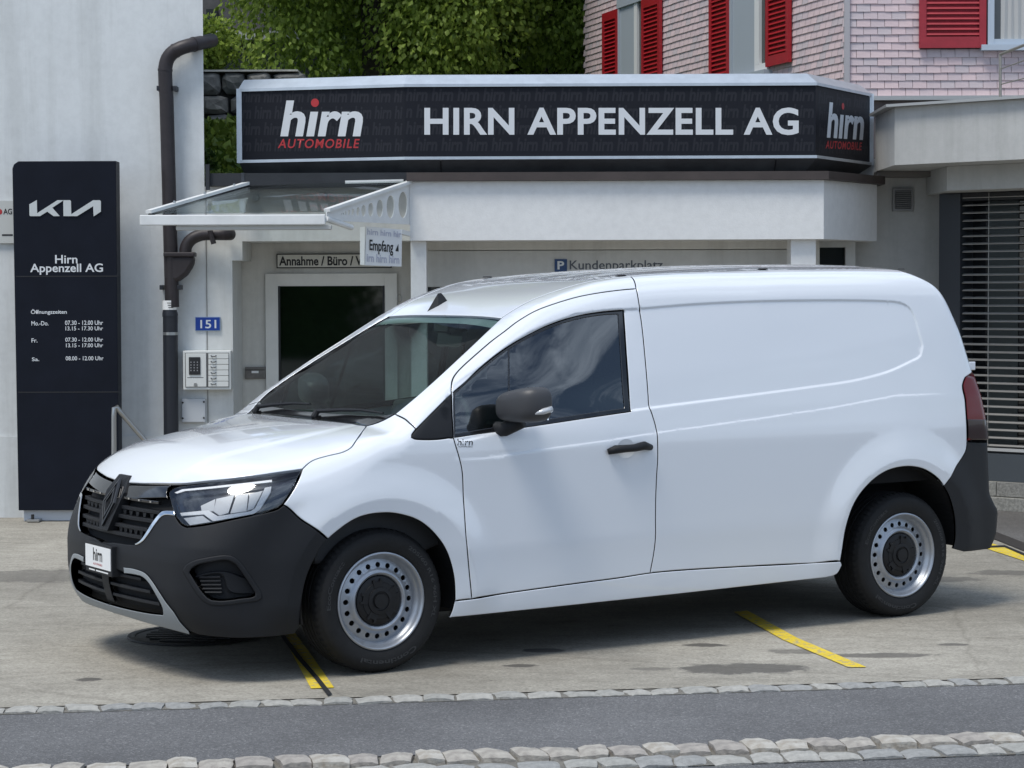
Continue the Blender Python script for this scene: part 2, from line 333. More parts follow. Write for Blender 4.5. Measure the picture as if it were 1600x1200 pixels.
def panel(name, runs, ch, m, parent, holes=(), gap=.0025, grid=.03, off=0., depth=.014, mirror='both', sym=False, rnd=.004, h=.015, edge=True, objprops=None, extra=(), flat=False):
    """cut a panel out of the body surface. holes: run lists. sym: half outline closed on w=0, mirrored into one mesh"""
    global RECESS
    keep_rec = RECESS
    if flat: RECESS = None
    o = outline(runs, ch, h)
    H = [outline(x, ch, h) for x in holes]
    def guard(c):
        if sym:
            c = c.copy()
            if ch == 't': c[:, 1] = np.maximum(c[:, 1], 0)
            else: c[:, 0] = np.maximum(c[:, 0], -RR * math.pi / 2)
        return c
    oncen = (lambda c: (c[:, 1] < .004) if ch == 't' else (c[:, 0] < -RR * math.pi / 2 + .004)) if sym else (lambda c: np.zeros(len(c), bool))
    loops = [guard(inset(o, gap))] + [inset(x[::-1], gap)for x in H]          # material stays on the left of each loop
    cen = [oncen(o)] + [oncen(x) for x in H]
    inner = [guard(inset(o, gap + rnd))] + [inset(x[::-1], gap + rnd) for x in H]
    for k, c in enumerate(cen):
        if sym and k == 0 and c.any():
            ax = 1 if ch == 't' else 0; v0 = 0. if ch == 't' else -RR * math.pi / 2
            loops[0][c, ax] = v0; inner[0][c, ax] = v0
    lo, hi = o.min(0), o.max(0)
    gx = np.arange(lo[0] + grid * .5, hi[0], grid); gy = np.arange(lo[1] + grid * .5, hi[1], grid)
    G = np.stack(np.meshgrid(gx, gy), -1).reshape(-1, 2)
    G[1::2, 0] += 0
    keep = sdpoly(inner[0], G[:, 0], G[:, 1]) < -grid * .3
    for x in inner[1:]: keep &= sdpoly(x, G[:, 0], G[:, 1]) > grid * .3
    G = G[keep]
    if len(extra):
        X = np.vstack([to_chart(np.array(e_, float), ch) for e_ in extra]); kx = sdpoly(inner[0], X[:, 0], X[:, 1]) < -.004
        for x in inner[1:]: kx &= sdpoly(x, X[:, 0], X[:, 1]) > .004
        X = X[kx]
        near = np.zeros(len(G), bool)
        for i in range(0, len(G), 400): near[i:i + 400] = (((G[i:i + 400, None] - X[None]) ** 2).sum(-1).min(1) < .007 ** 2) if len(X) else False
        G = np.vstack([G[~near], X])
    pts = []; edges = []; lab = []
    for k, (A, B) in enumerate(zip(loops, inner)):
        for ring, X in ((0, A), (1, B)):
            b = len(pts); n = len(X); pts += list(X); edges += [(b + i, b + (i + 1) % n) for i in range(n)]; lab += [(k, ring)] * n
    pts += list(G); lab += [(-1, -1)] * len(G)
    V2, E2, F2, ov, oe, of = delaunay_2d_cdt([Vector(p) for p in pts], edges, [], 0, 1e-7)
    V2 = np.array([tuple(v) for v in V2])
    F2 = np.array([tuple(q) for q in F2 if len(q) == 3]); cc = V2[F2].mean(1)
    ok = sdpoly(loops[0], cc[:, 0], cc[:, 1]) < 0
    for x in loops[1:]: ok &= sdpoly(x, cc[:, 0], cc[:, 1]) > 0
    F2 = F2[ok]
    P, hitm = from_chart(V2, ch); n3 = grad(P)
    # area sign in 3D -> outward winding
    a = P[F2[:, 1]] - P[F2[:, 0]]; b = P[F2[:, 2]] - P[F2[:, 0]]; sgn = np.einsum('ij,ij->i', np.cross(a, b), n3[F2[:, 0]])
    F2 = np.where((sgn < 0)[:, None], F2[:, ::-1], F2)
    good = hitm[F2].all(1); F2 = F2[good]
    P = P + n3 * off
    RECESS = keep_rec
    verts = list(P); nor = list(n3); faces = [tuple(q) for q in F2]
    # rounded edge + flange
    if edge:
        idx = {}
        for i, src in enumerate(ov):
            for sidx in src: idx[sidx] = i
        b = 0
        for k, A in enumerate(loops):
            n = len(A); ids = [idx.get(b + i) for i in range(n)]; b += 2 * n
            if any(i is None for i in ids): continue
            Q = P[ids]; nn = n3[ids]; tt = np.roll(Q, -1, 0) - np.roll(Q, 1, 0); tt /= np.linalg.norm(tt, axis=1, keepdims=True) + 1e-12
            outw = np.cross(tt, nn)
            # outward must point away from the panel: compare with inner ring
            inn = np.array([P[idx.get(b - n + i, ids[i])] - Q[i] for i in range(n)])
            if np.sum(np.einsum('ij,ij->i', outw, inn)) > 0: outw = -outw
            cmask = cen[k] if len(cen[k]) == n else np.zeros(n, bool)
            if k > 0: cmask = cmask[::-1]
            for i, j in enumerate(ids):
                if cmask[i]: continue
                verts[j] = Q[i] - nn[i] * rnd * .35; q = nn[i] * .62 + outw[i] * .78; nor[j] = q / np.linalg.norm(q)
            base = len(verts)
            for i in range(n):
                verts.append(verts[ids[i]]); nor.append(outw[i]); 
            for i in range(n):
                verts.append(Q[i] - nn[i] * depth); nor.append(outw[i])
            for i in range(n):
                j = (i + 1) % n
                if cmask[i] and cmask[j]: continue
                faces.append((base + i, base + j, base + n + j, base + n + i))
    V = np.array(verts); NN = np.array(nor)
    def build(nm, V, NN, F):
        me = bpy.data.meshes.new(nm); me.from_pydata(V.tolist(), [], F); me.update()
        me.polygons.foreach_set('use_smooth', [True] * len(me.polygons))
        me.normals_split_custom_set_from_vertices(NN.tolist())
        ob = link(nm, me, m, parent)
        for k_, v_ in (objprops or {}).items(): ob[k_] = v_
        return ob
    mv = np.array([1, -1, 1.])
    if sym:
        n = len(V); return [build(name, np.vstack([V, V * mv]), np.vstack([NN, NN * mv]), faces + [tuple(i + n for i in q[::-1]) for q in faces])]
    r = [build(name, V, NN, faces)]
    if mirror == 'both': r.append(build(name, V * mv, NN * mv, [q[::-1] for q in faces]))
    return r
def ribbon_on(pts, ch='b0', off=0.):
    """3D points on the body for a photo trace, lifted by off"""
    p, ok = cast_px(pts); return p[ok] + grad(p[ok]) * off
# ---------------------------------------------------------------- photo traces (1600x1200)
T = {}
T['hood_front'] = [(184, 755), (200, 755.5), (228, 756), (270, 756), (302, 754), (354, 748.5), (402, 742.5), (443, 736.5), (472.6, 732.6)]
T['hood_side'] = [(472.6, 732.6), (478, 727), (489, 719), (510, 712.4), (536, 706), (548, 699.4), (556, 688), (565, 675), (572, 665.6)]
T['hood_rear'] = [(572, 665.6), (540, 666.6), (504, 665.6), (478, 664.4)]
T['lamp_side'] = [(472.6, 732.6), (468, 746), (458, 766), (448, 781), (443, 787.8)]
T['bump_side'] = [(443, 787.8), (454, 796), (470, 811), (490, 824), (513, 842)]
T['archF'] = [(513, 842), (526, 831), (542, 819), (560, 809), (582, 803.2), (608, 801.6), (630, 805), (650, 811.5), (666, 821.5), (681, 836), (695, 855.5), (705, 881), (710, 905), (711.4, 939)]
T['archF_front'] = [(513, 842), (503, 854), (489, 879), (479.6, 902), (474, 925), (470.7, 951), (468.5, 978)]
T['sillF'] = [(711.4, 939), (737, 936)]
T['door_front'] = [(737, 936), (733, 889), (729, 844), (725, 787), (722.7, 739), (720, 723.5), (716, 708.5), (711, 692), (708.7, 684.5)]
T['tri_bottom'] = [(708.7, 684.5), (682.5, 686.7), (660, 687), (648, 686), (643, 683.5), (643.5, 679), (649.5, 671)]
T['pillar_joint'] = [(649.5, 670), (640, 661), (630, 653), (617, 647)]
T['fender_ws'] = [(617, 647), (606, 653), (590, 660.5), (572, 665.6)]
T['ws_side'] = [(617, 647), (640, 628), (680, 593), (720, 556), (755, 523), (785, 495)]
T['tri_front'] = [(649.5, 671), (667.5, 653), (682.5, 638), (705.5, 615.5)]
T['tri_rear'] = [(705.5, 615.5), (707, 650), (708.7, 684.5)]
T['door_top'] = [(705.5, 615.5), (705.3, 603), (707, 592), (713, 582), (724, 570.5), (748.5, 548.6), (768, 532), (787.5, 517.5), (807, 502.5), (834, 486.5), (861, 476), (899, 464.5), (926, 459), (961, 454), (994, 451)]
T['door_rear'] = [(994, 451), (998, 470), (1002, 500), (1006, 535), (1010.5, 585), (1013, 618), (1014.8, 637), (1019, 647), (1024, 663.5), (1026.8, 676), (1028, 697), (1028, 717), (1026.5, 740), (1025, 775), (1024.5, 810), (1024.5, 840), (1022, 863), (1016, 895.5)]
T['door_bottom'] = [(1016, 895.5), (968, 903), (902, 911.5), (837, 920.5), (784, 928), (737, 936)]
T['win_top'] = [(708.3, 612.7), (726, 598), (743.5, 581), (770, 558.5), (796.6, 540), (823.5, 524.5), (858, 508), (899, 494.5), (939, 487.8), (974.5, 485)]
T['win_rear'] = [(974.5, 485), (979, 551), (982.6, 604.7), (986, 643)]
T['win_bottom'] = [(986, 643), (925.6, 651.7), (866.5, 660.6), (802, 670), (753.6, 677), (710.2, 683.6)]
T['win_front'] = [(710.2, 683.6), (709, 650), (708.3, 612.7)]
T['ditch'] = [(785, 495), (800, 485), (820, 472), (840, 462), (867.5, 452), (895, 445), (936, 438.5), (989, 433)]
T['seam'] = [(989, 433), (994, 451)]
T['archR'] = [(1313, 877), (1316, 860), (1322, 824), (1330, 798), (1340, 778), (1354, 760), (1372, 744), (1392, 733.6), (1418, 729), (1440, 732), (1456, 740), (1468, 750), (1475, 759.6)]
T['archR_rear'] = [(1475, 759.6), (1483, 775), (1489, 795), (1492.5, 820), (1492, 845), (1489, 858)]
T['rear_bump'] = [(1475, 759.6), (1486, 746), (1494, 730), (1505, 713), (1510, 702), (1511.3, 684)]
T['tail_edge'] = [(1511.3, 684), (1510, 650), (1508, 624), (1504, 602), (1508, 590)]
T['sillR'] = [(1016, 895.5), (1060, 891.5), (1150, 886), (1240, 881.5), (1313, 877)]
rv = lambda k: ('px', T[k][::-1]); fwd = lambda k: ('px', T[k])
# recessed side-window stamping runs through the door and the cargo panel
_top = [(899, 489), (939, 484), (999.4, 481), (1072.5, 475), (1170, 470), (1282.5, 468), (1372.5, 469), (1404, 471.5), (1421, 479), (1430.6, 496), (1438, 522.5), (1443, 541), (1440, 556), (1421, 567.5), (1387.5, 582.5), (1335, 596), (1260, 607), (1147.5, 622), (1016, 639), (925, 652.5), (802, 671.5), (705, 686)]
_p, _ok = cast_px(_top)
_cr = cast_px([(760, 716), (860, 700.5), (942, 689.5), (1027, 676), (1100, 666), (1200, 652), (1300, 637), (1400, 618)])[0]
_front = cast_px([(697, 620), (760, 565), (823, 520)])[0]
RECESS = np.array([(a[0], a[2]) for a in np.vstack([_p[_ok], _front])])
RECESS = np.array(spline(np.vstack([RECESS, RECESS[:1]]), .03))[:-1]

CREASE = (_cr[:, 0], _cr[:, 2])
def _off(Pl, g): return inset(np.array(Pl), g)
_ra = np.array(RECESS); _sg = np.sign(np.sum(_ra[:, 0] * np.roll(_ra[:, 1], -1) - np.roll(_ra[:, 0], -1) * _ra[:, 1]))
_dense = np.array(spline(np.vstack([_ra, _ra[:1]]), .014))[:-1]
EX_REC = []
for g in (-.008, -.003, .002, .007, .013):
    q = _off(_dense, g * _sg); EX_REC.append([(a, float(wside(np.array([a]), np.array([b_]))[0]), b_) for a, b_ in q])
EX_CR = []
for g in (-.014, -.007, 0., .007, .014):
    uu = np.arange(.3, 3.45, .02); zz = np.interp(uu, *CREASE) + g; EX_CR.append(np.c_[uu, wside(uu, zz), zz])
def EX_ARCH(c, rz, ro):
    o = []
    for rr_ in (ro - .03, ro - .010, ro - .001, ro + .008, ro + .02, ro + .05, ro + .09, ro + .13):
        A = np.linspace(-.35, math.pi + .35, int(150 * rr_ / .45)); o.append([(c + rr_ * math.cos(a), float(wside(np.array([c + rr_ * math.cos(a)]), np.array([rz + rr_ * math.sin(a)]))[0]), rz + rr_ * math.sin(a)) for a in A])
    return o
EXF = EX_ARCH(0.0, .318, .475); EXR = EX_ARCH(3.075, .36, .475)
# ---------------------------------------------------------------- van materials
paint = mat('van_white_paint', (.74, .765, .80), .20, 0, 1.0, spec=.6)
plastic = mat('black_textured_plastic', (.013, .014, .0165), .55, 0, 0, .25, 900, spec=.3)
gloss_black = mat('gloss_black_plastic', (.010, .010, .011), .12, 0, .6)
rubber = mat('tyre_rubber', (.011, .011, .0115), .72, 0, 0, .25, 260, .25, 30, spec=.35)
darkv = mat('dark_void', (.008, .008, .009), .9)
steel = mat('silver_wheel_paint', (.38, .40, .43), .36, .7, .2, 0, 0, .08, 20)
chrome = mat('chrome', (.75, .76, .78), .08, 1.)
greytrim = mat('grey_plastic_trim', (.26, .28, .29), .5, 0, 0, .15, 700)
cloth = mat('dark_seat_cloth', (.035, .036, .04), .9, 0, 0, .4, 400)
dashm = mat('dashboard_plastic', (.03, .031, .033), .65, 0, 0, .3, 500)
wsglass = glass_mat('windscreen_glass', (.56, .68, .63), .006, .42, .0)
sdglass = glass_mat('side_window_glass', (.50, .59, .58), .004, 1.9, .09)
lensg = glass_mat('lamp_lens', (.95, .96, .97), .05, 1.0, .05)
redlens = mat('tail_lamp_red', (.13, .004, .007), .2, 0, .1, spec=.4)
white_em = mat('lamp_strip', (.93, .94, .95), .45, .0, .0)
paper = mat('white_print', (.80, .80, .79), .5)
ink = mat('black_ink', (.012, .012, .014), .5)
redink = mat('red_ink', (.45, .02, .025), .5)
van = thing('delivery_van', 'white panel van with black bumpers parked across the forecourt', 'van', (VX, VY, 0), VA)
C0 = -RR * math.pi / 2
_dt = from_chart(np.array([(.851, .547), (.93, .553), (1.05, .567), (1.2, .592), (1.35, .625), (1.514, .668)]), 't')[0]
DITCH = [(a, -b, c) for a, b, c in _dt]
_rt = from_chart(np.array([(1.514, .668), (1.9, .672), (2.6, .672), (3.2, .668), (3.38, .66)]), 't')[0]
RAIL = [(a, -b, c) for a, b, c in _rt] + [(3.46, .655, 1.735)]
# ---- upper body panels
panel('bonnet', [fwd('hood_front'), fwd('hood_side'), ('c', [(.062, .631), (.045, .5), (.03, .25), (.025, 0)]), ('c', [(.025, 0), (-.868, 0)])], 't', paint, van, sym=True, grid=.025)
panel('fender', [fwd('hood_side'), rv('fender_ws'), rv('pillar_joint'), rv('tri_bottom'), rv('door_front'), rv('sillF'), rv('archF'), rv('bump_side'), rv('lamp_side')], 'b35', paint, van, grid=.022, extra=EXF)
panel('roof_side_rail', [rv('pillar_joint')[0:1] + (T['pillar_joint'],), fwd('ws_side'), ('v', DITCH), ('v', [DITCH[-1], tuple(np.abs(cast_px([(994, 451)])[0][0]))]), rv('door_top'), rv('tri_front')], 'b45', paint, van, grid=.022)
doors = panel('front_door', [fwd('door_front'), ('px', [(708.7, 684.5), (707, 650), (705.5, 615.5)]), fwd('door_top'), fwd('door_rear'), fwd('door_bottom')], 'b20', paint, van,
      holes=[[fwd('win_top'), fwd('win_rear'), fwd('win_bottom'), fwd('win_front')]], grid=.022, extra=EX_REC + EXF + EX_CR)
# cargo side: rear edge lies on the rear face, out of sight
_d0 = cast_px([(1511.3, 684), (1508, 590)])[0]
panel('cargo_side_panel', [('v', [DITCH[-1], tuple(np.abs(cast_px([(994, 451)])[0][0]))]), fwd('door_rear'), fwd('sillR'), fwd('archR'), fwd('rear_bump'), fwd('tail_edge'),
      ('v', [tuple(cast_px([(1508, 590)])[0][0] * (1, -1, 1)), (3.68, .80, 1.275), (3.70, .74, 1.265)]), ('v', [(3.70, .74, 1.265), (3.62, .72, 1.47), (3.53, .68, 1.65), (3.46, .655, 1.735)]),
      ('v', RAIL[::-1]), ], 'b35', paint, van, grid=.024, extra=EX_REC + EXR + EX_CR)
panel('windscreen', [('px', T['ws_side']), ('v', [(.832, .585, 1.58), (.842, .3, 1.58), (.845, 0, 1.58)]), ('c', [(.845, 0), (.10, 0)]), ('v', [(.10, 0, 1.1), (.108, .3, 1.1), (.13, .6, 1.1), (.155, .69, 1.1)]), ], 't', wsglass, van, sym=True, off=-.004, edge=False, grid=.03)
panel('roof', [('c', [(.848, 0), (.846, .3), (.838, .583)]), ('v', DITCH), ('v', RAIL),
      ('c', [(3.46, .655), (3.50, .4), (3.51, 0)]), ('c', [(3.51, 0), (.848, 0)])], 't', paint, van, sym=True, grid=.022)
panel('windscreen_sky_reflection', [('c', [(.838, 0), (.836, .3), (.826, .568)]), ('c', [(.826, .568), (.772, .583)]), ('c', [(.772, .583), (.79, .3), (.795, 0)]), ('c', [(.795, 0), (.838, 0)])], 't', mat('painted_sky_reflection', (.34, .35, .36), .12, 0, .8), van, sym=True, off=-.009, gap=0, edge=False, grid=.03)  # grey strip painted as the bright cloud reflection along the windscreen's top edge
# ---- sills
_sl = [(711.4, 939), (737, 936), (784, 928), (837, 920.5), (902, 911.5), (968, 903), (1016, 895.5), (1060, 891.5), (1150, 886), (1240, 881.5), (1313, 877)]
panel('sill', [('px', _sl), ('v', [(2.645, .91, .31), (2.62, .90, .265), (2.55, .90, .25)]), ('v', [(2.55, .9, .25), (1.5, .91, .235), (.45, .90, .225), (.34, .895, .225)]), ('v', [(.34, .895, .225), (.352, .905, .26), (.362, .91, .315)])], 'b0', paint, van, off=.002, grid=.03)
# ---- corner trim and door window
panel('mirror_corner_trim', [fwd('tri_front'), fwd('tri_rear'), fwd('tri_bottom')], 'b35', plastic, van, off=-.002, grid=.03)
_ins = [[('px', [(712.5, 614), (743, 586), (770, 563), (796.6, 544.5), (823.5, 529), (858, 512.5), (899, 499), (939, 492), (967, 490)]), ('px', [(967, 490), (971, 551), (974.5, 604.7), (977.5, 637)]),
         ('px', [(977.5, 637), (925.6, 644), (866.5, 652.5), (802, 662.5), (753.6, 670), (713, 677)]), ('px', [(713, 677), (713, 650), (712.5, 614)])]]
frames = panel('window_seal', [fwd('win_top'), fwd('win_rear'), fwd('win_bottom'), fwd('win_front')], 'b20', gloss_black, van, holes=_ins, off=-.009, gap=.0, grid=.03, flat=True)
glasses = panel('door_window', _ins[0], 'b20', sdglass, van, off=-.013, gap=-.003, edge=False, grid=.03, flat=True)
bars = panel('window_divider', [('px', [(795.2, 540), (796.2, 600), (797.5, 664)]), ('px', [(797.5, 664), (800.2, 663.6)]), ('px', [(800.2, 663.6), (799, 600), (798, 539)]), ('px', [(798, 539), (795.2, 540)])], 'b20', gloss_black, van, off=-.0105, gap=0, grid=.03, flat=True)
for lst in (frames, glasses, bars):
    for d, q in zip(doors, lst): q.parent = d
# ---- front bumper, grille, lamps
LAMP = [('px', [(472.6, 733.4), (443, 737.4), (402, 743.4), (354, 749.5), (305, 756.5), (280, 759.5), (269, 763.5), (263, 770)]), ('px', [(263, 770), (266, 785), (270, 798), (275, 809), (283, 819), (292, 823)]),
        ('px', [(292, 823), (321, 819.5), (370, 809.5), (418, 799.6), (435, 794.5), (443, 788)]), ('px', [(443, 788), (453, 772), (462.6, 752.5), (472.6, 733.4)])]
GR_CH = [(254, 802), (242, 814), (230, 832), (222, 843), (212, 849.5)]
FOG = [[('px', [(287, 892), (291, 885), (302.5, 877.6), (327, 872), (350, 868.8), (360, 869.5), (371, 876), (383.7, 892), (396.7, 911), (407, 928), (408, 934), (402, 938), (383.7, 940.5), (343, 945), (328, 943.5), (319, 938.5), (310.6, 929.6), (297.6, 910), (287, 892)])]]
panel('front_bumper', [('px', [(512, 843), (490, 825), (470, 812), (454, 797), (443.5, 789)]), ('px', [(443.5, 789), (435, 795.5), (418, 800.6), (370, 810.5), (321, 820.5), (292, 824)]), ('px', [(292, 824), (283, 820), (276, 811), (272, 803)]), ('px', [(272, 803), (254, 803.5)]),
      ('px', [(254, 803.5), (243, 815), (231, 833), (223, 844), (212, 851)]), ('px', [(212, 851), (200, 850.3), (186, 848.5), (176, 847)]), ('c', [(C0, .565), (C0, .47)]),
      ('px', [(168, 886), (182, 890), (194, 895)]), ('px', [(194, 895), (210, 898), (224, 902), (234, 912), (246, 932), (255, 950), (256, 959)]), ('v', [(-.905, .545, .295), (-.86, .62, .24), (-.80, .68, .215)]),
      ('v', [(-.80, .68, .215), (-.66, .79, .205), (-.5, .85, .205), (-.425, .865, .21)]), ('px', T['archF_front'][::-1])], 'b0', plastic, van, holes=FOG, sym=True, depth=.04, grid=.022, extra=EXF)
panel('fog_recess', FOG[0], 'b0', plastic, van, off=-.042, gap=-.006, edge=False, grid=.03)
_fg = FOG[0][0][1]; _fc = np.mean(_fg[:-1], 0); _fi = [tuple(_fc + (np.array(p) - _fc) * .88) for p in _fg]
panel('fog_rim', FOG[0], 'b0', plastic, van, holes=[[('px', _fi)]], off=.004, gap=-.004, grid=.03, rnd=.006, depth=.046)
panel('fog_shelf', [('px', [(296, 903), (320, 897), (350, 895), (392, 908)]), ('px', [(392, 908), (404, 930)]), ('px', [(404, 930), (360, 926), (345, 899), (296, 905)]), ('px', [(296, 905), (296, 903)])], 'b0', plastic, van, off=-.026, gap=0, grid=.03, depth=.02)
panel('lower_trim', [('px', [(194, 886), (210, 888), (228, 895), (238, 906), (250, 924), (262, 942), (274, 957), (282, 970), (296, 985)]), ('v', [(-.855, .66, .215), (-.895, .53, .225), (-.925, .3, .235)]), ('v', [(-.925, .3, .235), (-.935, .15, .24), (-.937, 0, .24)]),
      ('c', [(C0, .24), (C0, .285)]), ('v', [(-.96, 0, .285), (-.955, .2, .286), (-.93, .42, .29), (-.905, .525, .295)]), ('px', [(256, 958), (255, 950), (246, 932), (234, 912), (224, 902), (210, 898), (195, 896)]), ('px', [(195, 896), (194, 886)])], 'b0', greytrim, van, sym=True, off=.006, grid=.02)
# upper grille: gloss surround strip under the bonnet, recessed black backing, slats that follow the nose
panel('grille_header', [('px', [(184, 757), (200, 757.5), (228, 758), (268, 757.5)]), ('px', [(268, 757.5), (262, 763), (260.5, 770), (262, 778)]), ('px', [(262, 778), (225, 779), (195, 779.5), (178, 779)]), ('c', [(C0, .775), (C0, .872)])], 'b0', gloss_black, van, sym=True, off=.0, grid=.02)
panel('grille_backing', [('px', [(178, 779), (225, 779), (262, 778), (268, 795), (273, 803)]), ('px', [(273, 803), (254, 802), (242, 814), (230, 832), (222, 843), (212, 850), (190, 849), (176, 847)]), ('c', [(C0, .57), (C0, .775)])], 'b0', darkv, van, sym=True, off=-.045, gap=-.012, edge=False, grid=.03)
panel('lower_grille_backing', [('px', [(168, 886), (182, 890), (194, 895), (210, 898), (224, 902), (234, 912), (246, 932), (255, 950), (256, 959)]), ('v', [(-.905, .54, .292), (-.95, .3, .285), (-.96, 0, .28)]), ('c', [(C0, .28), (C0, .47)])], 'b0', darkv, van, sym=True, off=-.05, gap=-.012, edge=False, grid=.03)
panel('lower_grille_pillar', [('v', [(-.97, .06, .47), (-.97, .045, .40), (-.97, .05, .285)]), ('v', [(-.97, .05, .285), (-.97, 0, .285)]), ('c', [(C0, .285), (C0, .47)]), ('v', [(-.97, 0, .47), (-.97, .06, .47)])], 'b0', plastic, van, sym=True, off=-.012, grid=.02)
def nose_u(w, z):
    c = to_chart(np.array([(-.95, float(w), float(z))]), 'b0'); return None
def nose_bar(name, z0, w0, w1, hgt, dep, off, m, dz=0.):
    """bar that follows the nose at height z0 from w0 to w1"""
    ws = np.linspace(w0, w1, 22); p, ok = solve(np.c_[np.full(22, -1.3), -ws, z0 + dz * np.abs(ws)], np.tile((1., 0, 0), (22, 1)), 0, 1.)
    mb = MB(); V = []
    for q in p:
        u, v, z = q[0] - off, q[1], q[2]
        V += [(u, v, z - hgt / 2), (u, v, z + hgt / 2), (u + dep, v, z + hgt / 2), (u + dep, v, z - hgt / 2)]
    F = [(i * 4 + k, i * 4 + (k + 1) % 4, i * 4 + 4 + (k + 1) % 4, i * 4 + 4 + k) for i in range(21) for k in range(4)] + [(0, 1, 2, 3), (87, 86, 85, 84)]
    mb.add(V, F); return mb.ob(name, m, van, bevel=.002)
for z0, hw in ((.735, .445), (.695, .415), (.655, .385), (.618, .355)):
    nose_bar('grille_slat', z0, -hw, hw, .016, .03, -.012, plastic)
for z0, hw in ((.715, .43), (.636, .37)):                     # little trapezoid fillers between slat pairs
    for sg in (-1, 1):
        for k in range(5):
            w = sg * (.12 + k * (hw - .15) / 4.4)
            p, _ = solve(np.array([(-1.3, w, z0)]), np.array([(1., 0, 0)]), 0, 1.)
            u = p[0][0] + .022; mb = MB()
            mb.prism([(-.02, .010), (.02, .010), (.011, -.010), (-.011, -.010)], (.012, 0, 0), (u, w, z0), (0, 1, 0), (0, 0, 1)); mb.ob('grille_stud', plastic, van)
for sg in (-1, 1):
    nose_bar('chrome_strip', .778, sg * .10, sg * .43, .012, .012, .003, mat('dark_chrome', (.10, .10, .105), .1, .9))
    for k in range(3):
        w = sg * (.17 + .10 * k); p, _ = solve(np.array([(-1.3, w, .779)]), np.array([(1., 0, 0)]), 0, 1.)
        mb = MB(); mb.box((p[0][0] - .008, w - .008, .775), (p[0][0] - .001, w + .008, .783)); mb.ob('chrome_dot', chrome, van)
for z0, hw in ((.435, .36), (.385, .43), (.335, .485)):
    nose_bar('lower_grille_slat', z0, -hw, hw, .014, .03, -.018, plastic)
# chrome blade at the grille corner
panel('chrome_blade', [('px', [(273, 798.5), (254, 799), (248, 804), (238, 817), (228, 833), (220, 844), (211, 850.5)]), ('px', [(211, 850.5), (213, 851.5), (223.5, 846), (233, 834), (244, 818), (255, 806), (274, 805.5)]), ('px', [(274, 805.5), (273, 798.5)])], 'b0', chrome, van, off=.004, gap=0, grid=.02, h=.008)
# badge: black shield with a silver-edged diamond
def front_pt(w, z, off=0.):
    p, _ = solve(np.array([(-1.4, w, z)]), np.array([(1., 0, 0)]), 0, 1.1); return np.array([p[0][0] - off, w, z])
def nose_poly(name, pts, off, dep, m, parent=van):
    mb = MB(); n = len(pts); A = [front_pt(w, z, off) for w, z in pts]; B = [a + np.array([dep, 0, 0]) for a in A]
    mb.add(A + B, [tuple(range(n - 1, -1, -1)), tuple(range(n, 2 * n))] + [(i, (i + 1) % n, n + (i + 1) % n, n + i) for i in range(n)]); return mb.ob(name, m, parent, bevel=.0015)
nose_poly('badge_shield', [(-.062, .872), (.062, .872), (.100, .80), (.085, .70), (.05, .625), (-.05, .625), (-.085, .70), (-.105, .80)], .012, .05, plastic)
def diamond_band(r0, r1, off, m, seg):
    h = 1.72
    mb = MB(); cz = .752
    c = [(0, h), (1, 0), (0, -h), (-1, 0)]
    for i in seg:
        a, b = c[i], c[(i + 1) % 4]
        q = [(a[0] * r1, cz + a[1] * r1), (b[0] * r1, cz + b[1] * r1), (b[0] * r0, cz + b[1] * r0), (a[0] * r0, cz + a[1] * r0)]
        A = [front_pt(w, z, off) for w, z in q]; B = [p + np.array([.01, 0, 0]) for p in A]
        mb.add(A + B, [(3, 2, 1, 0), (4, 5, 6, 7)] + [(k, (k + 1) % 4, 4 + (k + 1) % 4, 4 + k) for k in range(4)])
    return mb.ob('badge_diamond', m, van)
badge = mat('badge_satin', (.055, .055, .058), .28, .7)
diamond_band(.052, .063, .022, badge, (0, 1, 2, 3)); diamond_band(.030, .040, .022, badge, (0, 1, 2, 3))
# ---- head lamps
lamps = panel('headlight', LAMP, 'b0', lensg, van, gap=.003, grid=.03, off=.0, edge=True, depth=.05)
def lamp_part(name, px, off, m, **k):
    r = panel(name, [('px', px + px[:1])] if k.pop('smooth', False) else [('px', [px[i], px[(i + 1) % len(px)]]) for i in range(len(px))], 'b0', m, van, off=off, gap=0, grid=.02, h=.01, rnd=.002, depth=.010)
    for l, q in zip(lamps, r): q.parent = l
c2p = lambda L_: [(240 + x / 6.154, 720 + y / 6.154) for x, y in L_]
back = panel('lamp_housing', LAMP, 'b0', mat('lamp_housing_dark', (.018, .022, .032), .22, 0, .4), van, off=-.045, gap=-.004, edge=False, grid=.03)
for l, q in zip(lamps, back): q.parent = l
lamp_part('daylight_bar', c2p([(185, 295), (260, 262), (700, 215), (1137, 166), (1140, 190), (700, 238), (290, 280), (210, 305)]), -.010, white_em)
lamp_part('daylight_hook', c2p([(235, 492), (440, 470), (515, 464), (605, 522), (935, 478), (975, 450), (1070, 245), (1133, 232), (1128, 290), (1025, 465), (965, 508), (605, 568), (560, 572), (470, 506), (250, 522)]), -.012, white_em)
refl = mat('lamp_reflector', (.66, .68, .70), .4, 0.)
lamp_part('turn_reflector', c2p([(262, 540), (450, 512), (535, 575), (325, 608)]), -.018, refl)
lamp_part('reflector_bowl', c2p([(410, 400), (560, 330), (545, 455), (490, 455), (420, 462)]), -.036, refl)
lamp_part('reflector_bowl', c2p([(575, 335), (760, 295), (700, 480), (610, 505), (545, 460)]), -.030, refl)
lamp_part('reflector_bowl', c2p([(775, 292), (900, 280), (885, 465), (715, 480)]), -.036, refl)
lamp_part('reflector_bowl', c2p([(915, 290), (1050, 255), (960, 445), (895, 465)]), -.028, refl)
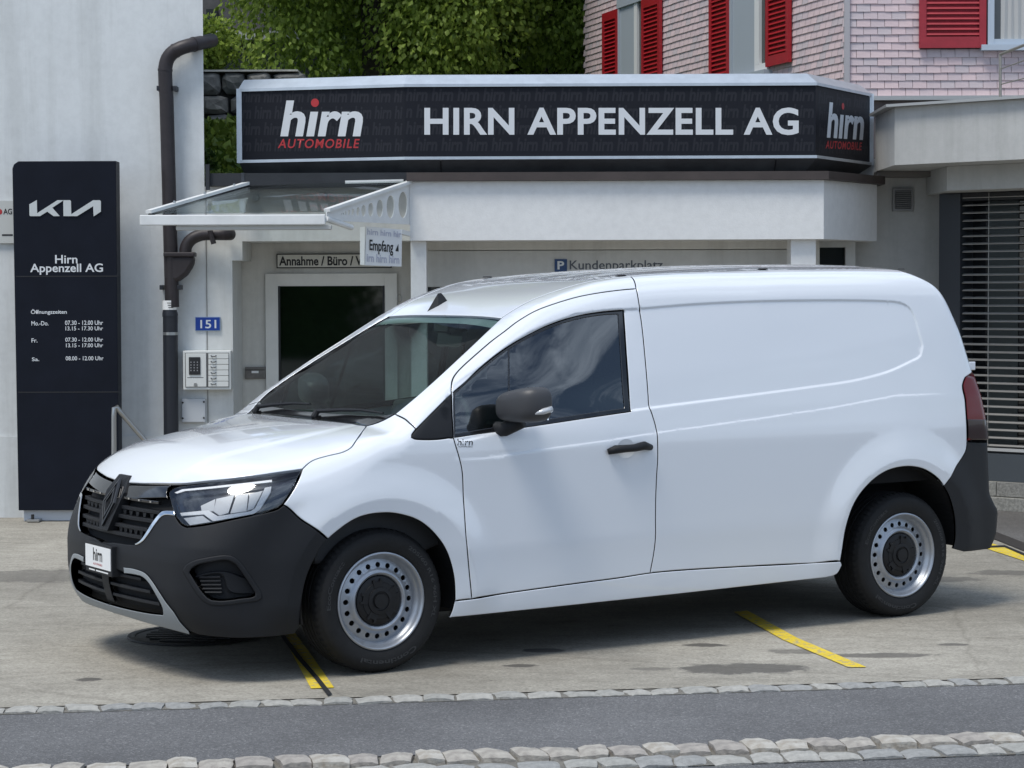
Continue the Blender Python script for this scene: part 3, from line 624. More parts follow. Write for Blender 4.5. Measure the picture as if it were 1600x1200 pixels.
# ---- fog recess louvres
fb = [(330, 905, 346, 907), (331, 911, 347, 913), (333, 917, 348, 919), (335, 923, 349, 925), (337, 929, 349, 931)]
for x0, y0, x1, y1 in fb:
    a, b = ribbon_on([(x0 - 22, y0 - 1), (x1 - 3, y1 - 3)], off=-.030)
    for sg in (1, -1):
        A, B = a * (1, sg, 1), b * (1, sg, 1); mb = MB(); mb.tube([A, (A + B) / 2, B], .006, 6); mb.ob('fog_louvre', plastic, van)
# ---- tail lamps, rear bumper, rear doors
panel('tail_light', [('px', T['tail_edge'][::-1]), ('px', [(1511.3, 684), (1512, 688)]), ('v', [(3.74, .80, .90), (3.775, .73, .90)]), ('v', [(3.775, .73, .90), (3.77, .72, 1.1), (3.72, .74, 1.262)]), ('v', [(3.72, .74, 1.262), (3.66, .82, 1.272)])], 'b0', redlens, van, off=.006, gap=.001, grid=.02)
panel('tail_light_base', [('px', [(1510.2, 655), (1511.3, 684)]), ('v', [(3.56, .89, .91), (3.74, .80, .90), (3.775, .73, .90)]), ('v', [(3.775, .73, .90), (3.775, .725, 1.0)]), ('v', [(3.775, .725, 1.0), (3.70, .82, 1.01), tuple(np.abs(cast_px([(1510.2, 655)])[0][0]))])], 'b0', mat('smoked_lens', (.02, .006, .007), .15, 0, .4), van, off=.0085, gap=.001, grid=.02)
panel('rear_bumper', [('px', T['rear_bump'][:-1] + [(1511.3, 690)]), ('v', [(3.72, .83, .885), (3.76, .76, .88), (3.78, .70, .80)]), ('v', [(3.78, .70, .80), (3.80, .68, .60)]), ('v', [(3.80, .68, .60), (3.88, .3, .58), (3.9, 0, .58)]), ('c', [(AX1 + RR * math.pi / 2, .58), (AX1 + RR * math.pi / 2, .31)]),
      ('v', [(3.87, 0, .31), (3.8, .7, .31), (3.70, .80, .31), (3.5, .88, .315)]), rv('archR_rear')], 'b0', plastic, van, grid=.025)
panel('rear_door', [('v', [(3.80, .67, .61), (3.78, .69, .82), (3.765, .715, 1.1), (3.70, .735, 1.262)]), ('v', [(3.70, .735, 1.262), (3.62, .715, 1.47), (3.53, .675, 1.65), (3.475, .655, 1.73)]), ('v', [(3.475, .655, 1.73), (3.5, .3, 1.74), (3.5, .004, 1.74)]), ('v', [(3.5, .004, 1.74), (3.88, .004, .6)]), ('v', [(3.88, .004, .6), (3.87, .4, .6), (3.80, .67, .61)])], 'b0', paint, van, grid=.04)
for sg in (-1, 1):
    mb = MB(); mb.prism([(0, 0), (.045, 0), (.045, .045), (0, .045)], (0, .03 * -sg, 0), (3.64, sg * .80, 1.275), (1, 0, 0), (0, 0, 1)); mb.ob('door_hinge', paint, van, bevel=.004)
# ---- wheels
def arc(c, r, a0, a1, n): return [(c[0] + r * math.cos(R(a0 + (a1 - a0) * k / n)), c[1] + r * math.sin(R(a0 + (a1 - a0) * k / n))) for k in range(n + 1)]
def wheel_meshes():
    # outer face towards -y ; y=0 at the rim flange plane
    t = MB(); prof = [(.212, .02), (.222, .000), (.232, -.006), (.262, -.014), (.288, -.013), (.305, -.004), (.314, .010), (.320, .024), (.3225, .045)]
    grooves = []
    y = .045
    for k in range(4):
        grooves += [(.3245, y), (.3245, y + .024), (.3165, y + .026), (.3165, y + .032), (.3245, y + .034)]; y += .034
    prof += grooves + [(.3225, .185), (.314, .20), (.29, .212), (.24, .205), (.212, .19)]
    t.lathe(prof, 96)
    tread = MB()                                               # shoulder blocks
    for k in range(64):
        a = 2 * math.pi * k / 64; ca, sa = math.cos(a), math.sin(a); tx, tz = -sa * .009, ca * .009
        V = []
        for r_, y_ in ((.306, -.0035), (.3215, .022), (.3262, .044), (.318, .044), (.305, .02), (.300, .0)):
            V += [(r_ * ca - tx, y_, r_ * sa - tz), (r_ * ca + tx, y_, r_ * sa + tz)]
        tread.add(V, [(0, 1, 3, 2), (2, 3, 5, 4), (4, 5, 7, 6), (0, 2, 4, 6, 8, 10), (1, 11, 9, 7, 5, 3)])
    r = MB()
    r.lathe([(.206, .19), (.200, .12), (.196, .05), (.207, .022), (.218, .012), (.2215, .004), (.2205, -.004), (.2145, -.007), (.2085, -.003), (.2045, .010), (.198, .022), (.190, .030), (.186, .0405)], 96)
    # disc with round vent holes, ring .128..186
    n = 20; hr = .0122; hc = .161; pts = []; ed = []; yv = []
    def loop(P):
        b = len(pts); m_ = len(P); pts.extend(P); ed.extend((b + i, b + (i + 1) % m_) for i in range(m_))
    loop(arc((0, 0), .186, 0, 360, 120)[:-1]); loop(arc((0, 0), .118, 0, 360, 96)[:-1])
    H = [(hc * math.cos(2 * math.pi * (k + .5) / n), hc * math.sin(2 * math.pi * (k + .5) / n)) for k in range(n)]
    for c in H: loop(arc(c, hr, 0, 360, 16)[:-1])
    for rr_ in (.127, .135, .142, .147, .170, .178):
        pts.extend(arc((0, 0), rr_, 0, 360, 80)[:-1])
    V2, E2, F2, *_ = delaunay_2d_cdt([Vector(p) for p in pts], ed, [], 0, 1e-6)
    prof_r = pch([.112, .118, .127, .135, .143, .152, .165, .176, .186], [.028, .021, .014, .016, .026, .033, .034, .037, .0405])
    F = []
    for q in F2:
        c = sum((V2[i] for i in q), Vector((0, 0))) / 3; d = c.length
        if .118 < d < .186 and all((c - Vector(h_)).length > hr * .97 for h_ in H): F.append(tuple(q) if (V2[q[1]] - V2[q[0]]).cross(V2[q[2]] - V2[q[0]]) > 0 else tuple(q)[::-1])
    disc = [(v.x, float(prof_r(v.length)), v.y) for v in V2]
    r.add(disc, F)
    for hx, hz in H:                                           # hole walls give the plate thickness
        P = arc((hx, hz), hr, 0, 360, 16)[:-1]; V = [(x, float(prof_r(math.hypot(x, z))), z) for x, z in P]; V += [(x, y_ + .006, z) for x, y_, z in V]
        r.add(V, [(i, 16 + i, 16 + (i + 1) % 16, (i + 1) % 16) for i in range(16)])
    r.lathe([(.118, .021), (.113, .03), (.112, .06)], 72)
    hcap = MB(); hcap.lathe([(.1125, .040), (.111, .024), (.104, .018), (.085, .016), (.083, .012), (.062, .010), (.060, .004), (.044, .002), (.042, .006), (.034, .007), (.032, -.002), (.0, -.003)], 60)
    for k in range(5):
        a = 2 * math.pi * k / 5 + math.pi / 2; ca, sa = math.cos(a), math.sin(a); ax = (-sa, 0, ca); ay = (ca, 0, sa)
        hcap.prism([(-.020, .060), (.020, .060), (.024, .098), (.014, .100), (.012, .088), (-.012, .088), (-.014, .100), (-.024, .098)], (0, .01, 0), (0, .008, 0), ax, ay)
    bk = MB(); bk.lathe([(.0, .075), (.10, .075), (.15, .085), (.195, .085)], 40)
    return t.mesh('tyre', True, 35), tread.mesh('tread_blocks', False), r.mesh('rim', True, 40), hcap.mesh('hub_cap', True, 35), bk.mesh('brake_drum', True, 40)
def polar_text(body, r0, r1, a0, a1):
    me = fit_text(body, 0, 0, 1, 1, 0, bold=.02); n = len(me.vertices); a = np.empty(n * 3); me.vertices.foreach_get('co', a); a = a.reshape(-1, 3); an = np.radians(a0 + (a1 - a0) * a[:, 0]); r = r0 + (r1 - r0) * a[:, 2]
    me.vertices.foreach_set('co', np.c_[r * np.cos(an), np.full(n, -.0152), r * np.sin(an)].ravel()); me.update(); return me
TYRE_TXT = [polar_text('EcoContact', .262, .282, 176, 128), polar_text('205/60 R16 96H XL', .262, .280, 52, -28), polar_text('Continental', .264, .286, -60, -122)]
tyre_ink = mat('tyre_letter', (.030, .030, .031), .6)
wm = wheel_meshes()
blackcap = mat('hub_cap_plastic', (.008, .008, .009), .5, spec=.35)
drum = mat('brake_dark', (.02, .02, .022), .6, .3)
for u0 in (0., 3.1):
    for sg in (-1, 1):
        w = bpy.data.objects.new('wheel', None); COL.objects.link(w); w.parent = van; w.location = (u0, sg * .875, .3245); w.rotation_euler = (0, R(12 if u0 else -8), 0 if sg < 0 else math.pi)
        for nm, me, mm_ in zip(('tyre', 'tread_blocks', 'rim', 'hub_cap', 'brake_drum'), wm, (rubber, rubber, steel, blackcap, drum)): link(nm, me, None, w); me.materials.clear(); me.materials.append(mm_)
        for me in TYRE_TXT: me.materials.clear(); me.materials.append(tyre_ink); link('tyre_lettering', me, None, w)
# ---- wheel wells, floor and inner walls
for u0, ru, hz in ((0., .405, .335), (3.075, .42, .375)):
    for sg in (-1, 1):
        mb = MB(); A = arc((u0, hz), ru, -4 if u0 else -12, 184 if u0 else 192, 30)
        V = [(x, sg * .885, z) for x, z in A] + [(x, sg * .55, z) for x, z in A]
        n = len(A); mb.add(V, [(i, i + 1, n + i + 1, n + i) for i in range(n - 1)] + [tuple(range(n, 2 * n))]); mb.ob('wheel_arch_liner', darkv, van)
mb = MB(); mb.box((-.80, -.56, .20), (3.7, .56, .30)); mb.ob('underbody', darkv, van)
for sg in (-1, 1):
    mb = MB(); a, b = sorted((sg * .55, sg * .86)); mb.box((.44, a, .25), (2.62, b, .30)); mb.ob('floor_side', darkv, van)
    mb = MB(); a, b = sorted((sg * .845, sg * .855)); mb.box((.46, a, .28), (2.6, b, 1.0)); mb.ob('inner_door_card', dashm, van)
    mb = MB(); a, b = sorted((sg * .80, sg * .806)); mb.box((1.60, a, .70), (3.45, b, 1.30)); mb.ob('cargo_lining', darkv, van)
mb = MB(); mb.prism([(1.62, .3), (3.66, .3), (3.6, 1.2), (3.4, 1.70), (1.62, 1.70)], (0, .01, 0), (0, -.005, 0)); mb.ob('cargo_divider', darkv, van)
mb = MB(); mb.box((1.60, -.84, .3), (1.62, .84, 1.12)); mb.prism([(-.84, 1.12), (.84, 1.12), (.72, 1.62), (.60, 1.74), (-.60, 1.74), (-.72, 1.62)], (.02, 0, 0), (1.60, 0, 0), (0, 1, 0), (0, 0, 1)); mb.ob('bulkhead', mat('bulkhead_grey', (.035, .037, .04), .8), van)
# headliner under the roof
mb = MB()
for i, u in enumerate((.86, 1.0, 1.2, 1.6)):
    z = float(ZC(np.array(u))) - .035; mb.v += [(u, -.6, z - .03), (u, 0, z), (u, .6, z - .03)]
mb.f += [(i * 3 + k, i * 3 + 3 + k, i * 3 + 4 + k, i * 3 + 1 + k) for i in range(3) for k in range(2)]; mb.ob('headliner', mat('headliner_grey', (.20, .20, .20), .9), van)
# dashboard and cowl
mb = MB(); prof = [(.02, 1.05), (.30, 1.10), (.52, 1.10), (.60, 1.06), (.62, .95), (.56, .80), (.50, .60), (.2, .50), (-.3, .5), (-.3, .95)]
mb.prism(prof, (0, 1.62, 0), (0, -.81, 0)); mb.ob('dashboard', dashm, van, bevel=.02)
mb = MB(); mb.prism([(.39, 0), (.55, 0), (.60, .07), (.57, .11), (.42, .10)], (0, .36, 0), (0, -.60, 1.09)); mb.ob('instrument_hood', dashm, van, bevel=.015)
mb = MB(); A = [(.61 + .06 * math.sin(a), -.42 + .185 * math.cos(a), 1.02 + .175 * math.sin(a)) for a in np.linspace(0, 2 * math.pi, 33)]
mb.tube(A, .016, 8, caps=False); mb.tube([(.61, -.6, 1.02), (.60, -.42, 1.0), (.61, -.24, 1.02)], .018, 8); mb.tube([(.45, -.42, .95), (.60, -.42, 1.0)], .035, 10); mb.ob('steering_wheel', dashm, van, True)
def seat(v0):
    mb = MB(); mb.prism([(.78, .42), (1.32, .40), (1.34, .52), (1.25, .56), (.80, .60), (.76, .55)], (0, .50, 0), (0, v0 - .25, 0)); mb.ob('seat_cushion', cloth, van, bevel=.04)
    mb = MB(); mb.prism([(1.22, .52), (1.36, .54), (1.52, 1.20), (1.46, 1.25), (1.38, 1.22), (1.26, .78)], (0, .46, 0), (0, v0 - .23, 0)); mb.ob('seat_back', cloth, van, bevel=.04)
    mb = MB(); mb.prism([(1.44, 1.28), (1.53, 1.29), (1.55, 1.48), (1.47, 1.48)], (0, .26, 0), (0, v0 - .13, 0)); h_ = mb.ob('headrest', cloth, van, bevel=.03)
    [MB().tube([(1.49, v0 + d, 1.2), (1.50, v0 + d, 1.32)], .007, 6).ob('headrest_post', dashm, van) for d in (-.05, .05)]
seat(-.42); seat(.42)
mb = MB(); mb.prism([(-.12, -.035), (-.10, -.045), (.10, -.045), (.12, -.035), (.12, .03), (.10, .04), (-.10, .04), (-.12, .03)], (.03, 0, .01), (.88, .0, 1.475), (0, 1, 0), (.2, 0, 1)); mb.tube([(.90, 0, 1.49), (.86, 0, 1.57)], .014, 8); mb.ob('interior_mirror', gloss_black, van)
mb = MB(); mb.box((.83, -.07, 1.50), (.90, .07, 1.56)); mb.ob('sensor_box', gloss_black, van, bevel=.01)
# windscreen lower black band, wipers, document on the dash
panel('cowl', [('c', [(.027, 0), (.032, .25), (.047, .5), (.064, .633)]), ('px', [(573, 664.6), (590, 659.6), (606, 652), (616.5, 646)]), ('c', [(.168, .70), (.14, .6), (.118, .3), (.112, 0)]), ('c', [(.112, 0), (.027, 0)])], 't', gloss_black, van, sym=True, off=-.001, gap=.001, grid=.02)
for w0, w1, u1 in ((-.10, -.66, .155), (.55, .06, .15)):
    A = np.array([(.085, w0 + (.0), 1.1), (.11, (w0 * 2 + w1) / 3, 1.1), (.125, (w0 + w1 * 2) / 3, 1.1), (u1 - .02, w1, 1.1)])
    p, _ = from_chart(np.c_[A[:, 0], np.abs(A[:, 1])], 't'); p[:, 1] = A[:, 1]; p = p + np.array([0, 0, .022])
    mb = MB(); mb.tube(list(p), .007, 6, rs=[.012, .010, .007, .005]); mb.tube([p[0] + (-.02, 0, -.03), p[0]], .016, 8); mb.ob('wiper', plastic, van)
for q in range(1):
    mb = MB(); a = [(.16, -.62, 1.108), (.17, -.36, 1.108), (.30, -.38, 1.118), (.29, -.66, 1.118)]; mb.add(a + [(x, y, z + .003) for x, y, z in a], [(3, 2, 1, 0), (4, 5, 6, 7), (0, 1, 5, 4), (1, 2, 6, 5), (2, 3, 7, 6), (3, 0, 4, 7)]); mb.ob('dash_document', paper, van)
# ---- antenna
ss = lambda u, w: float(from_chart(np.array([[u, abs(w)]]), 't')[0][0][2])
av = .215; U0, U1, UP = .872, .985, .952; hw = .026
mb = MB(); mb.add([(U0, av, ss(U0, av) - .004), (.93, av - hw, ss(.93, av) - .006), (.93, av + hw, ss(.93, av) - .006), (U1, av - hw * .9, ss(U1, av) - .006), (U1, av + hw * .9, ss(U1, av) - .006), (UP - .012, av, ss(UP, av) + .052), (UP + .008, av, ss(UP, av) + .054), (U1 - .004, av, ss(U1, av) + .018)],
       [(0, 1, 5), (0, 5, 2), (1, 3, 7, 6, 5), (2, 5, 6, 7, 4), (3, 4, 7), (0, 2, 4, 3, 1)]); mb.ob('antenna', plastic, van)
for px, py in ((970, 431.5), (1192, 421.5), (1408, 421.5)):
    for sg in (1, -1):
        p = cast_px([(px, py)])[0][0]; mb = MB(); mb.lathe([(.0, .006), (.022, .006), (.028, 0)], 12, 'z', (p[0], p[1] * sg, p[2] + .002)); mb.ob('roof_plug', plastic, van)
# ---- door mirror
def ellipsoid_mirror(sg):
    mb = MB(); n, m_ = 28, 18; C = (.672, -1.04, 1.188); V = []
    for i in range(m_ + 1):
        a = -math.pi / 2 + math.pi * i / m_
        for k in range(n):
            b = 2 * math.pi * k / n
            se = lambda t_, e: math.copysign(abs(t_) ** e, t_)
            x = se(math.cos(a), .55) * se(math.cos(b), .62); y = se(math.cos(a), .55) * se(math.sin(b), .62); z = se(math.sin(a), .62)
            X = x * .092 * (1.1 if x < 0 else .6); Y = y * .125; Z = z * (.077 + .010 * y * -1)
            V.append((C[0] + X + .05 * (-y) * .6, (C[1] + Y), C[2] + Z + .012 * (-y)))
    F = [(i * n + k, i * n + (k + 1) % n, (i + 1) * n + (k + 1) % n, (i + 1) * n + k) for i in range(m_) for k in range(n)]
    V = [(x, y * -sg if False else (y if sg < 0 else -y), z) for x, y, z in V]
    mb.add(V, F if sg < 0 else [q[::-1] for q in F]); h_ = mb.ob('door_mirror', mat('mirror_plastic', (.045, .045, .048), .45, 0, 0, .1, 700), van, True)
    yy = lambda y: y if sg < 0 else -y
    mb = MB(); mb.tube([(.60, yy(-.83), 1.075), (.62, yy(-.93), 1.075), (.665, yy(-1.0), 1.12)], .03, 10, rs=[.038, .034, .04]); mb.ob('mirror_arm', plastic, h_, True)
    mb = MB(); mb.add([(.60, yy(-1.118), 1.125), (.60, yy(-1.165), 1.150), (.69, yy(-1.168), 1.165), (.705, yy(-1.165), 1.135), (.66, yy(-1.162), 1.115)], [(0, 1, 2, 3, 4)]); 
    mb = MB(); P_ = [(.64, yy(-1.145), 1.155), (.68, yy(-1.166), 1.165), (.725, yy(-1.160), 1.175)]; mb.tube(P_, .012, 8, rs=[.006, .014, .016]); mb.ob('turn_signal', mat('clear_indicator', (.55, .56, .57), .15, .2, .5), h_, True)
    mb = MB(); mb.prism([(-.105, -.065), (.10, -.065), (.105, .06), (-.10, .06)], (.006, 0, 0), (.722, yy(-1.03), 1.188), (0, 1, 0), (0, 0, 1)); mb.ob('mirror_glass', chrome, h_)
ellipsoid_mirror(-1); ellipsoid_mirror(1)
# ---- door handles with cupped recess
hp = cast_px([(949, 706), (958, 702), (972, 700.5), (986, 699.5), (1002, 696), (1016, 699)])[0]; hn = grad(hp)
for sg, d in ((1, doors[0]), (-1, doors[1])):
    P_ = [q + n_ * o_ for q, n_, o_ in zip(hp, hn, (.004, .022, .03, .03, .024, .004))]
    P_ = [q * (1, sg, 1) for q in P_]; mb = MB(); mb.tube(P_, .017, 10, rs=[.014, .021, .0185, .0185, .021, .015]); mb.ob('door_handle', plastic, d, True)
    c = cast_px([(978, 700)])[0][0]; mb = MB(); V = []; n = 26
    for rr_, dd in ((.046, .0015), (.040, .0005)):
        for k in range(n):
            a = 2 * math.pi * k / n; V.append((c[0] + rr_ * 1.15 * math.cos(a), (c[1] - dd) * sg, c[2] - .003 + rr_ * math.sin(a)))
    V.append((c[0], (c[1] - .0008) * sg, c[2])); F = [(k, (k + 1) % n, n + (k + 1) % n, n + k) for k in range(n)] + [(n + k, n + (k + 1) % n, 2 * n) for k in range(n)]
    if sg > 0: F = F
    else: F = [q[::-1] for q in F]
    mb.add(V, F); mb.ob('handle_cup', mat('cup_paint', (.72, .73, .74), .3, 0, .6), d, True)
# ---- licence plate holder and dealer plate, door sticker
pl = np.array([front_pt(0, .50, .012)])[0]
mb = MB(); mb.box((pl[0] - .006, -.158, .425), (pl[0] + .05, .158, .565)); mb.ob('plate_holder', plastic, van, bevel=.004)
mb = MB(); mb.box((pl[0] - .0095, -.15, .452), (pl[0] - .0062, .15, .552)); mb.ob('licence_plate', paper, van)
def front_text(name, body, w0, z0, w1, z1, u, m, **k):
    me = fit_text(body, 0, 0, 1, 1, 0, **k); n = len(me.vertices); a = np.empty(n * 3); me.vertices.foreach_get('co', a); a = a.reshape(-1, 3)
    b = np.c_[np.full(n, u), w1 + (w0 - w1) * a[:, 0], z0 + (z1 - z0) * a[:, 2]]; me.vertices.foreach_set('co', b.ravel()); me.update(); return link(name, me, m, van)
front_text('plate_lettering', 'hirn', -.055, .484, .055, .542, pl[0] - .0102, ink, bold=.02)
front_text('plate_caption', 'AUTOMOBILE', -.055, .464, .055, .474, pl[0] - .0102, redink)
[MB().box((pl[0] - .0068, a, .435), (pl[0] - .0062, b, .441)).ob('holder_print', paper, van) for a, b in ((-.115, .03), (.045, .115))]
def side_text(name, body, px0, py0, px1, py1, m, par, **k):
    me = fit_text(body, 0, 0, 1, 1, 0, **k); n = len(me.vertices); a = np.empty(n * 3); me.vertices.foreach_get('co', a); a = a.reshape(-1, 3)
    c = cast_px([(px0, py1), (px1, py1), (px0, py0)])[0]; b = c[0] + (c[1] - c[0]) * a[:, :1] + (c[2] - c[0]) * a[:, 2:3]
    nn = grad(b); q, _ = from_chart(to_chart(b, 'b0'), 'b0'); b = q + nn * .0012; me.vertices.foreach_set('co', b.ravel()); me.update(); return link(name, me, m, par)
side_text('door_sticker', 'hirn', 714.5, 685.5, 738, 696, ink, doors[0])
side_text('door_sticker_caption', 'AUTOMOBILE', 716, 697, 738, 699, ink, doors[0])
# ================================================================== THE PLACE
def node_mat(name, rough=.85, spec=.35):
    m = bpy.data.materials.new(name); m.use_nodes = True; t = m.node_tree; b = t.nodes['Principled BSDF']
    b.inputs['Roughness'].default_value = rough; b.inputs['Specular IOR Level'].default_value = spec
    return m, t, b, N(t, 'ShaderNodeTexCoord')
def nz_(t, co, scale, detail=6, rough=.6, dist=0., vec=None):
    n = N(t, 'ShaderNodeTexNoise'); n.inputs['Scale'].default_value = scale; n.inputs['Detail'].default_value = detail; n.inputs['Roughness'].default_value = rough; n.inputs['Distortion'].default_value = dist
    if vec:
        mp_ = N(t, 'ShaderNodeMapping'); mp_.inputs['Scale'].default_value = vec; t.links.new(co.outputs['Object'], mp_.inputs['Vector']); t.links.new(mp_.outputs['Vector'], n.inputs['Vector'])
    else: t.links.new(co.outputs['Object'], n.inputs['Vector'])
    return n.outputs['Fac']
def ramp_(t, fac, stops):
    r = N(t, 'ShaderNodeValToRGB'); e = r.color_ramp.elements
    while len(e) < len(stops): e.new(.5)
    for q, (p, c) in zip(e, stops): q.position = p; q.color = (*c, 1) if len(c) == 3 else c
    t.links.new(fac, r.inputs['Fac']); return r.outputs['Color']
def mixc(t, fac, a, b, mode='MIX'):
    m = N(t, 'ShaderNodeMixRGB', blend_type=mode)
    for s_, v in ((0, fac), (1, a), (2, b)):
        if isinstance(v, (int, float)): m.inputs[s_].default_value = v
        elif isinstance(v, tuple): m.inputs[s_].default_value = (*v, 1)
        else: t.links.new(v, m.inputs[s_])
    return m.outputs[0]
def bump_(t, b, fac, strength, dist=.01):
    bp = N(t, 'ShaderNodeBump'); bp.inputs['Strength'].default_value = strength; bp.inputs['Distance'].default_value = dist
    t.links.new(fac, bp.inputs['Height']); t.links.new(bp.outputs['Normal'], b.inputs['Normal'])
def mth(t, op, a, b=0., c=None, clamp=False):
    m = N(t, 'ShaderNodeMath', operation=op, use_clamp=clamp)
    for i, v in enumerate((a, b) if c is None else (a, b, c)):
        if isinstance(v, (int, float)): m.inputs[i].default_value = v
        else: t.links.new(v, m.inputs[i])
    return m.outputs[0]
def plaster(name, col, dirt=.12, streak=True, bs=220.):
    m, t, b, co = node_mat(name, .88, .25)
    big = nz_(t, co, .9, 5, .6); fine = nz_(t, co, 14, 8, .7); st = nz_(t, co, 1., 6, .65, 0, (5., 5., .35))
    c = ramp_(t, big, [(.3, tuple(x * (1 - dirt) for x in col)), (.7, col)])
    c = mixc(t, .5, c, ramp_(t, fine, [(.35, (.86, .86, .86)), (.6, (1, 1, 1))]), 'MULTIPLY')
    if streak: c = mixc(t, .55, c, ramp_(t, st, [(.36, (.80, .80, .79)), (.52, (1, 1, 1))]), 'MULTIPLY')
    t.links.new(c, b.inputs['Base Color']); bump_(t, b, nz_(t, co, bs, 4, .6), .35, .004); MATS[name] = m; return m
wall_l = plaster('left_wall_plaster', (.68, .70, .70), .08); wall_w = plaster('wing_wall_plaster', (.66, .67, .655), .10); wall_f = plaster('fascia_render', (.74, .74, .73), .05, False, 90)
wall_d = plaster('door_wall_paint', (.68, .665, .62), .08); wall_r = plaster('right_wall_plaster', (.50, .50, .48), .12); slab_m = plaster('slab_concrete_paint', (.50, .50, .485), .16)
white_metal = mat('white_metal', (.72, .73, .72), .4, 0, 0, 0, 0, .10, 6); alu = mat('aluminium_frame', (.58, .62, .66), .35, .6, 0, 0, 0, .12, 8)
pipe_m = mat('brown_pipe', (.032, .026, .028), .5, .2, 0, .1, 60, .3, 8); pipe_b = mat('black_cast_pipe', (.012, .014, .02), .45)
tower_m = mat('tower_black', (.007, .009, .016), .5, 0, 0, 0, 0, .2, 5, spec=.15); white_letter = mat('white_letter', (.62, .64, .66), .5); dark_grey = mat('dark_grey_metal', (.035, .04, .048), .5)
brown_trim = mat('brown_trim', (.055, .042, .038), .6, 0, 0, 0, 0, .3, 4); black_trim = mat('black_roof_edge', (.022, .024, .028), .5, 0, 0, 0, 0, .3, 4)
sign_black = mat('sign_black', (.010, .011, .016), .5, spec=.2); sign_red = mat('sign_red', (.42, .025, .03), .5); sign_ghost = mat('sign_ghost_lettering', (.022, .023, .029), .5, spec=.2)
stainless = mat('stainless_steel', (.42, .42, .41), .3, .9)
def RX(a, b, c, d, y):
    x0, z1 = ony(a, b, y); x1, z0 = ony(c, d, y); return x0, z0, x1, z1
def pbox(name, px, y, dep, m, parent, bevel=0, z0=None, **k):
    x0, a, x1, b = RX(*px, y); mb = MB(); mb.box((x0, y, a if z0 is None else z0), (x1, y + dep, b)); return mb.ob(name, m, parent, bevel=bevel, **k)
def ptext(name, body, px, y, m, parent, **k):
    x0, a, x1, b = RX(*px, y); return link(name, fit_text(body, x0, a, x1, b, y, **k), m, parent)
# ------------------------------------------------------------------ ground
m_conc, t, b, co = node_mat('forecourt_concrete', .85, .3)
big = nz_(t, co, .55, 6, .62, .3); mid = nz_(t, co, 3.2, 8, .68, 0, (1, 2.2, 1)); fine = nz_(t, co, 60, 6, .75); strk = nz_(t, co, 1.4, 6, .6, .4, (1, 4.5, 1))
c = ramp_(t, big, [(.32, (.275, .257, .222)), (.66, (.41, .385, .335))]); c = mixc(t, .55, c, ramp_(t, mid, [(.36, (.74, .73, .71)), (.58, (1.06, 1.06, 1.05))]), 'MULTIPLY')
c = mixc(t, .9, c, ramp_(t, fine, [(.34, (.62, .62, .62)), (.62, (1.14, 1.14, 1.13))]), 'MULTIPLY'); c = mixc(t, .6, c, ramp_(t, nz_(t, co, 17, 8, .75), [(.36, (.72, .71, .70)), (.58, (1.06, 1.06, 1.05))]), 'MULTIPLY'); c = mixc(t, .8, c, ramp_(t, strk, [(.27, (.50, .47, .44)), (.345, (1, 1, 1))]), 'MULTIPLY')
vp = N(t, 'ShaderNodeTexVoronoi'); vp.inputs['Scale'].default_value = 26; t.links.new(co.outputs['Object'], vp.inputs['Vector']); c = mixc(t, .55, c, ramp_(t, vp.outputs['Distance'], [(.05, (.45, .43, .41)), (.17, (1, 1, 1))]), 'MULTIPLY')
vc = N(t, 'ShaderNodeTexVoronoi', feature='DISTANCE_TO_EDGE'); vc.inputs['Scale'].default_value = .42; wv = N(t, 'ShaderNodeMixRGB'); wv.inputs[0].default_value = .10; nn2 = N(t, 'ShaderNodeTexNoise'); nn2.inputs['Scale'].default_value = 3.; nn2.inputs['Detail'].default_value = 8; t.links.new(co.outputs['Object'], nn2.inputs['Vector']); t.links.new(co.outputs['Object'], wv.inputs[1]); t.links.new(nn2.outputs['Color'], wv.inputs[2]); t.links.new(wv.outputs[0], vc.inputs['Vector'])
c = mixc(t, .3, c, ramp_(t, vc.outputs['Distance'], [(.0, (.42, .40, .38)), (.006, (1, 1, 1))]), 'MULTIPLY')
wet = nz_(t, co, 5.5, 7, .66, .8, (1, 2.6, 1)); c = mixc(t, .75, c, ramp_(t, wet, [(.30, (.50, .48, .45)), (.36, (1, 1, 1))]), 'MULTIPLY')
sep = N(t, 'ShaderNodeSeparateXYZ'); t.links.new(co.outputs['Object'], sep.inputs[0]); wob = nz_(t, co, 7, 5, .7)
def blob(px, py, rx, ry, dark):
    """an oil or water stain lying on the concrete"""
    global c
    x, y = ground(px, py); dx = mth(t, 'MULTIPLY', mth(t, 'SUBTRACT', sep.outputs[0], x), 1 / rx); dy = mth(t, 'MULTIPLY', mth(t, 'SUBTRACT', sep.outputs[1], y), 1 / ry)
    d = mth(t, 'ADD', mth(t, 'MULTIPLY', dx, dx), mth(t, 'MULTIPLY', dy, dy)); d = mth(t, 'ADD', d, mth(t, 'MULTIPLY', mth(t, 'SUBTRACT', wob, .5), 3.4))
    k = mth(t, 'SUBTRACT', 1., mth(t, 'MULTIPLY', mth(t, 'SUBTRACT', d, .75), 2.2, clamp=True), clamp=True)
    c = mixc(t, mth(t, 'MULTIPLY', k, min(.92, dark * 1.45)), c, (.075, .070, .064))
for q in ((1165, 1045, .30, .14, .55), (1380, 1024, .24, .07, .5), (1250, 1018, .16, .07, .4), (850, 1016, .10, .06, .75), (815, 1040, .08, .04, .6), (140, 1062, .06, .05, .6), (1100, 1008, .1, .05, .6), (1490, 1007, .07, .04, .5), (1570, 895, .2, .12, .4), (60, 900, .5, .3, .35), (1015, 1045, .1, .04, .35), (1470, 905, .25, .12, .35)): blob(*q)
t.links.new(c, b.inputs['Base Color']); bump_(t, b, mixc(t, .5, fine, mid), .35, .006)
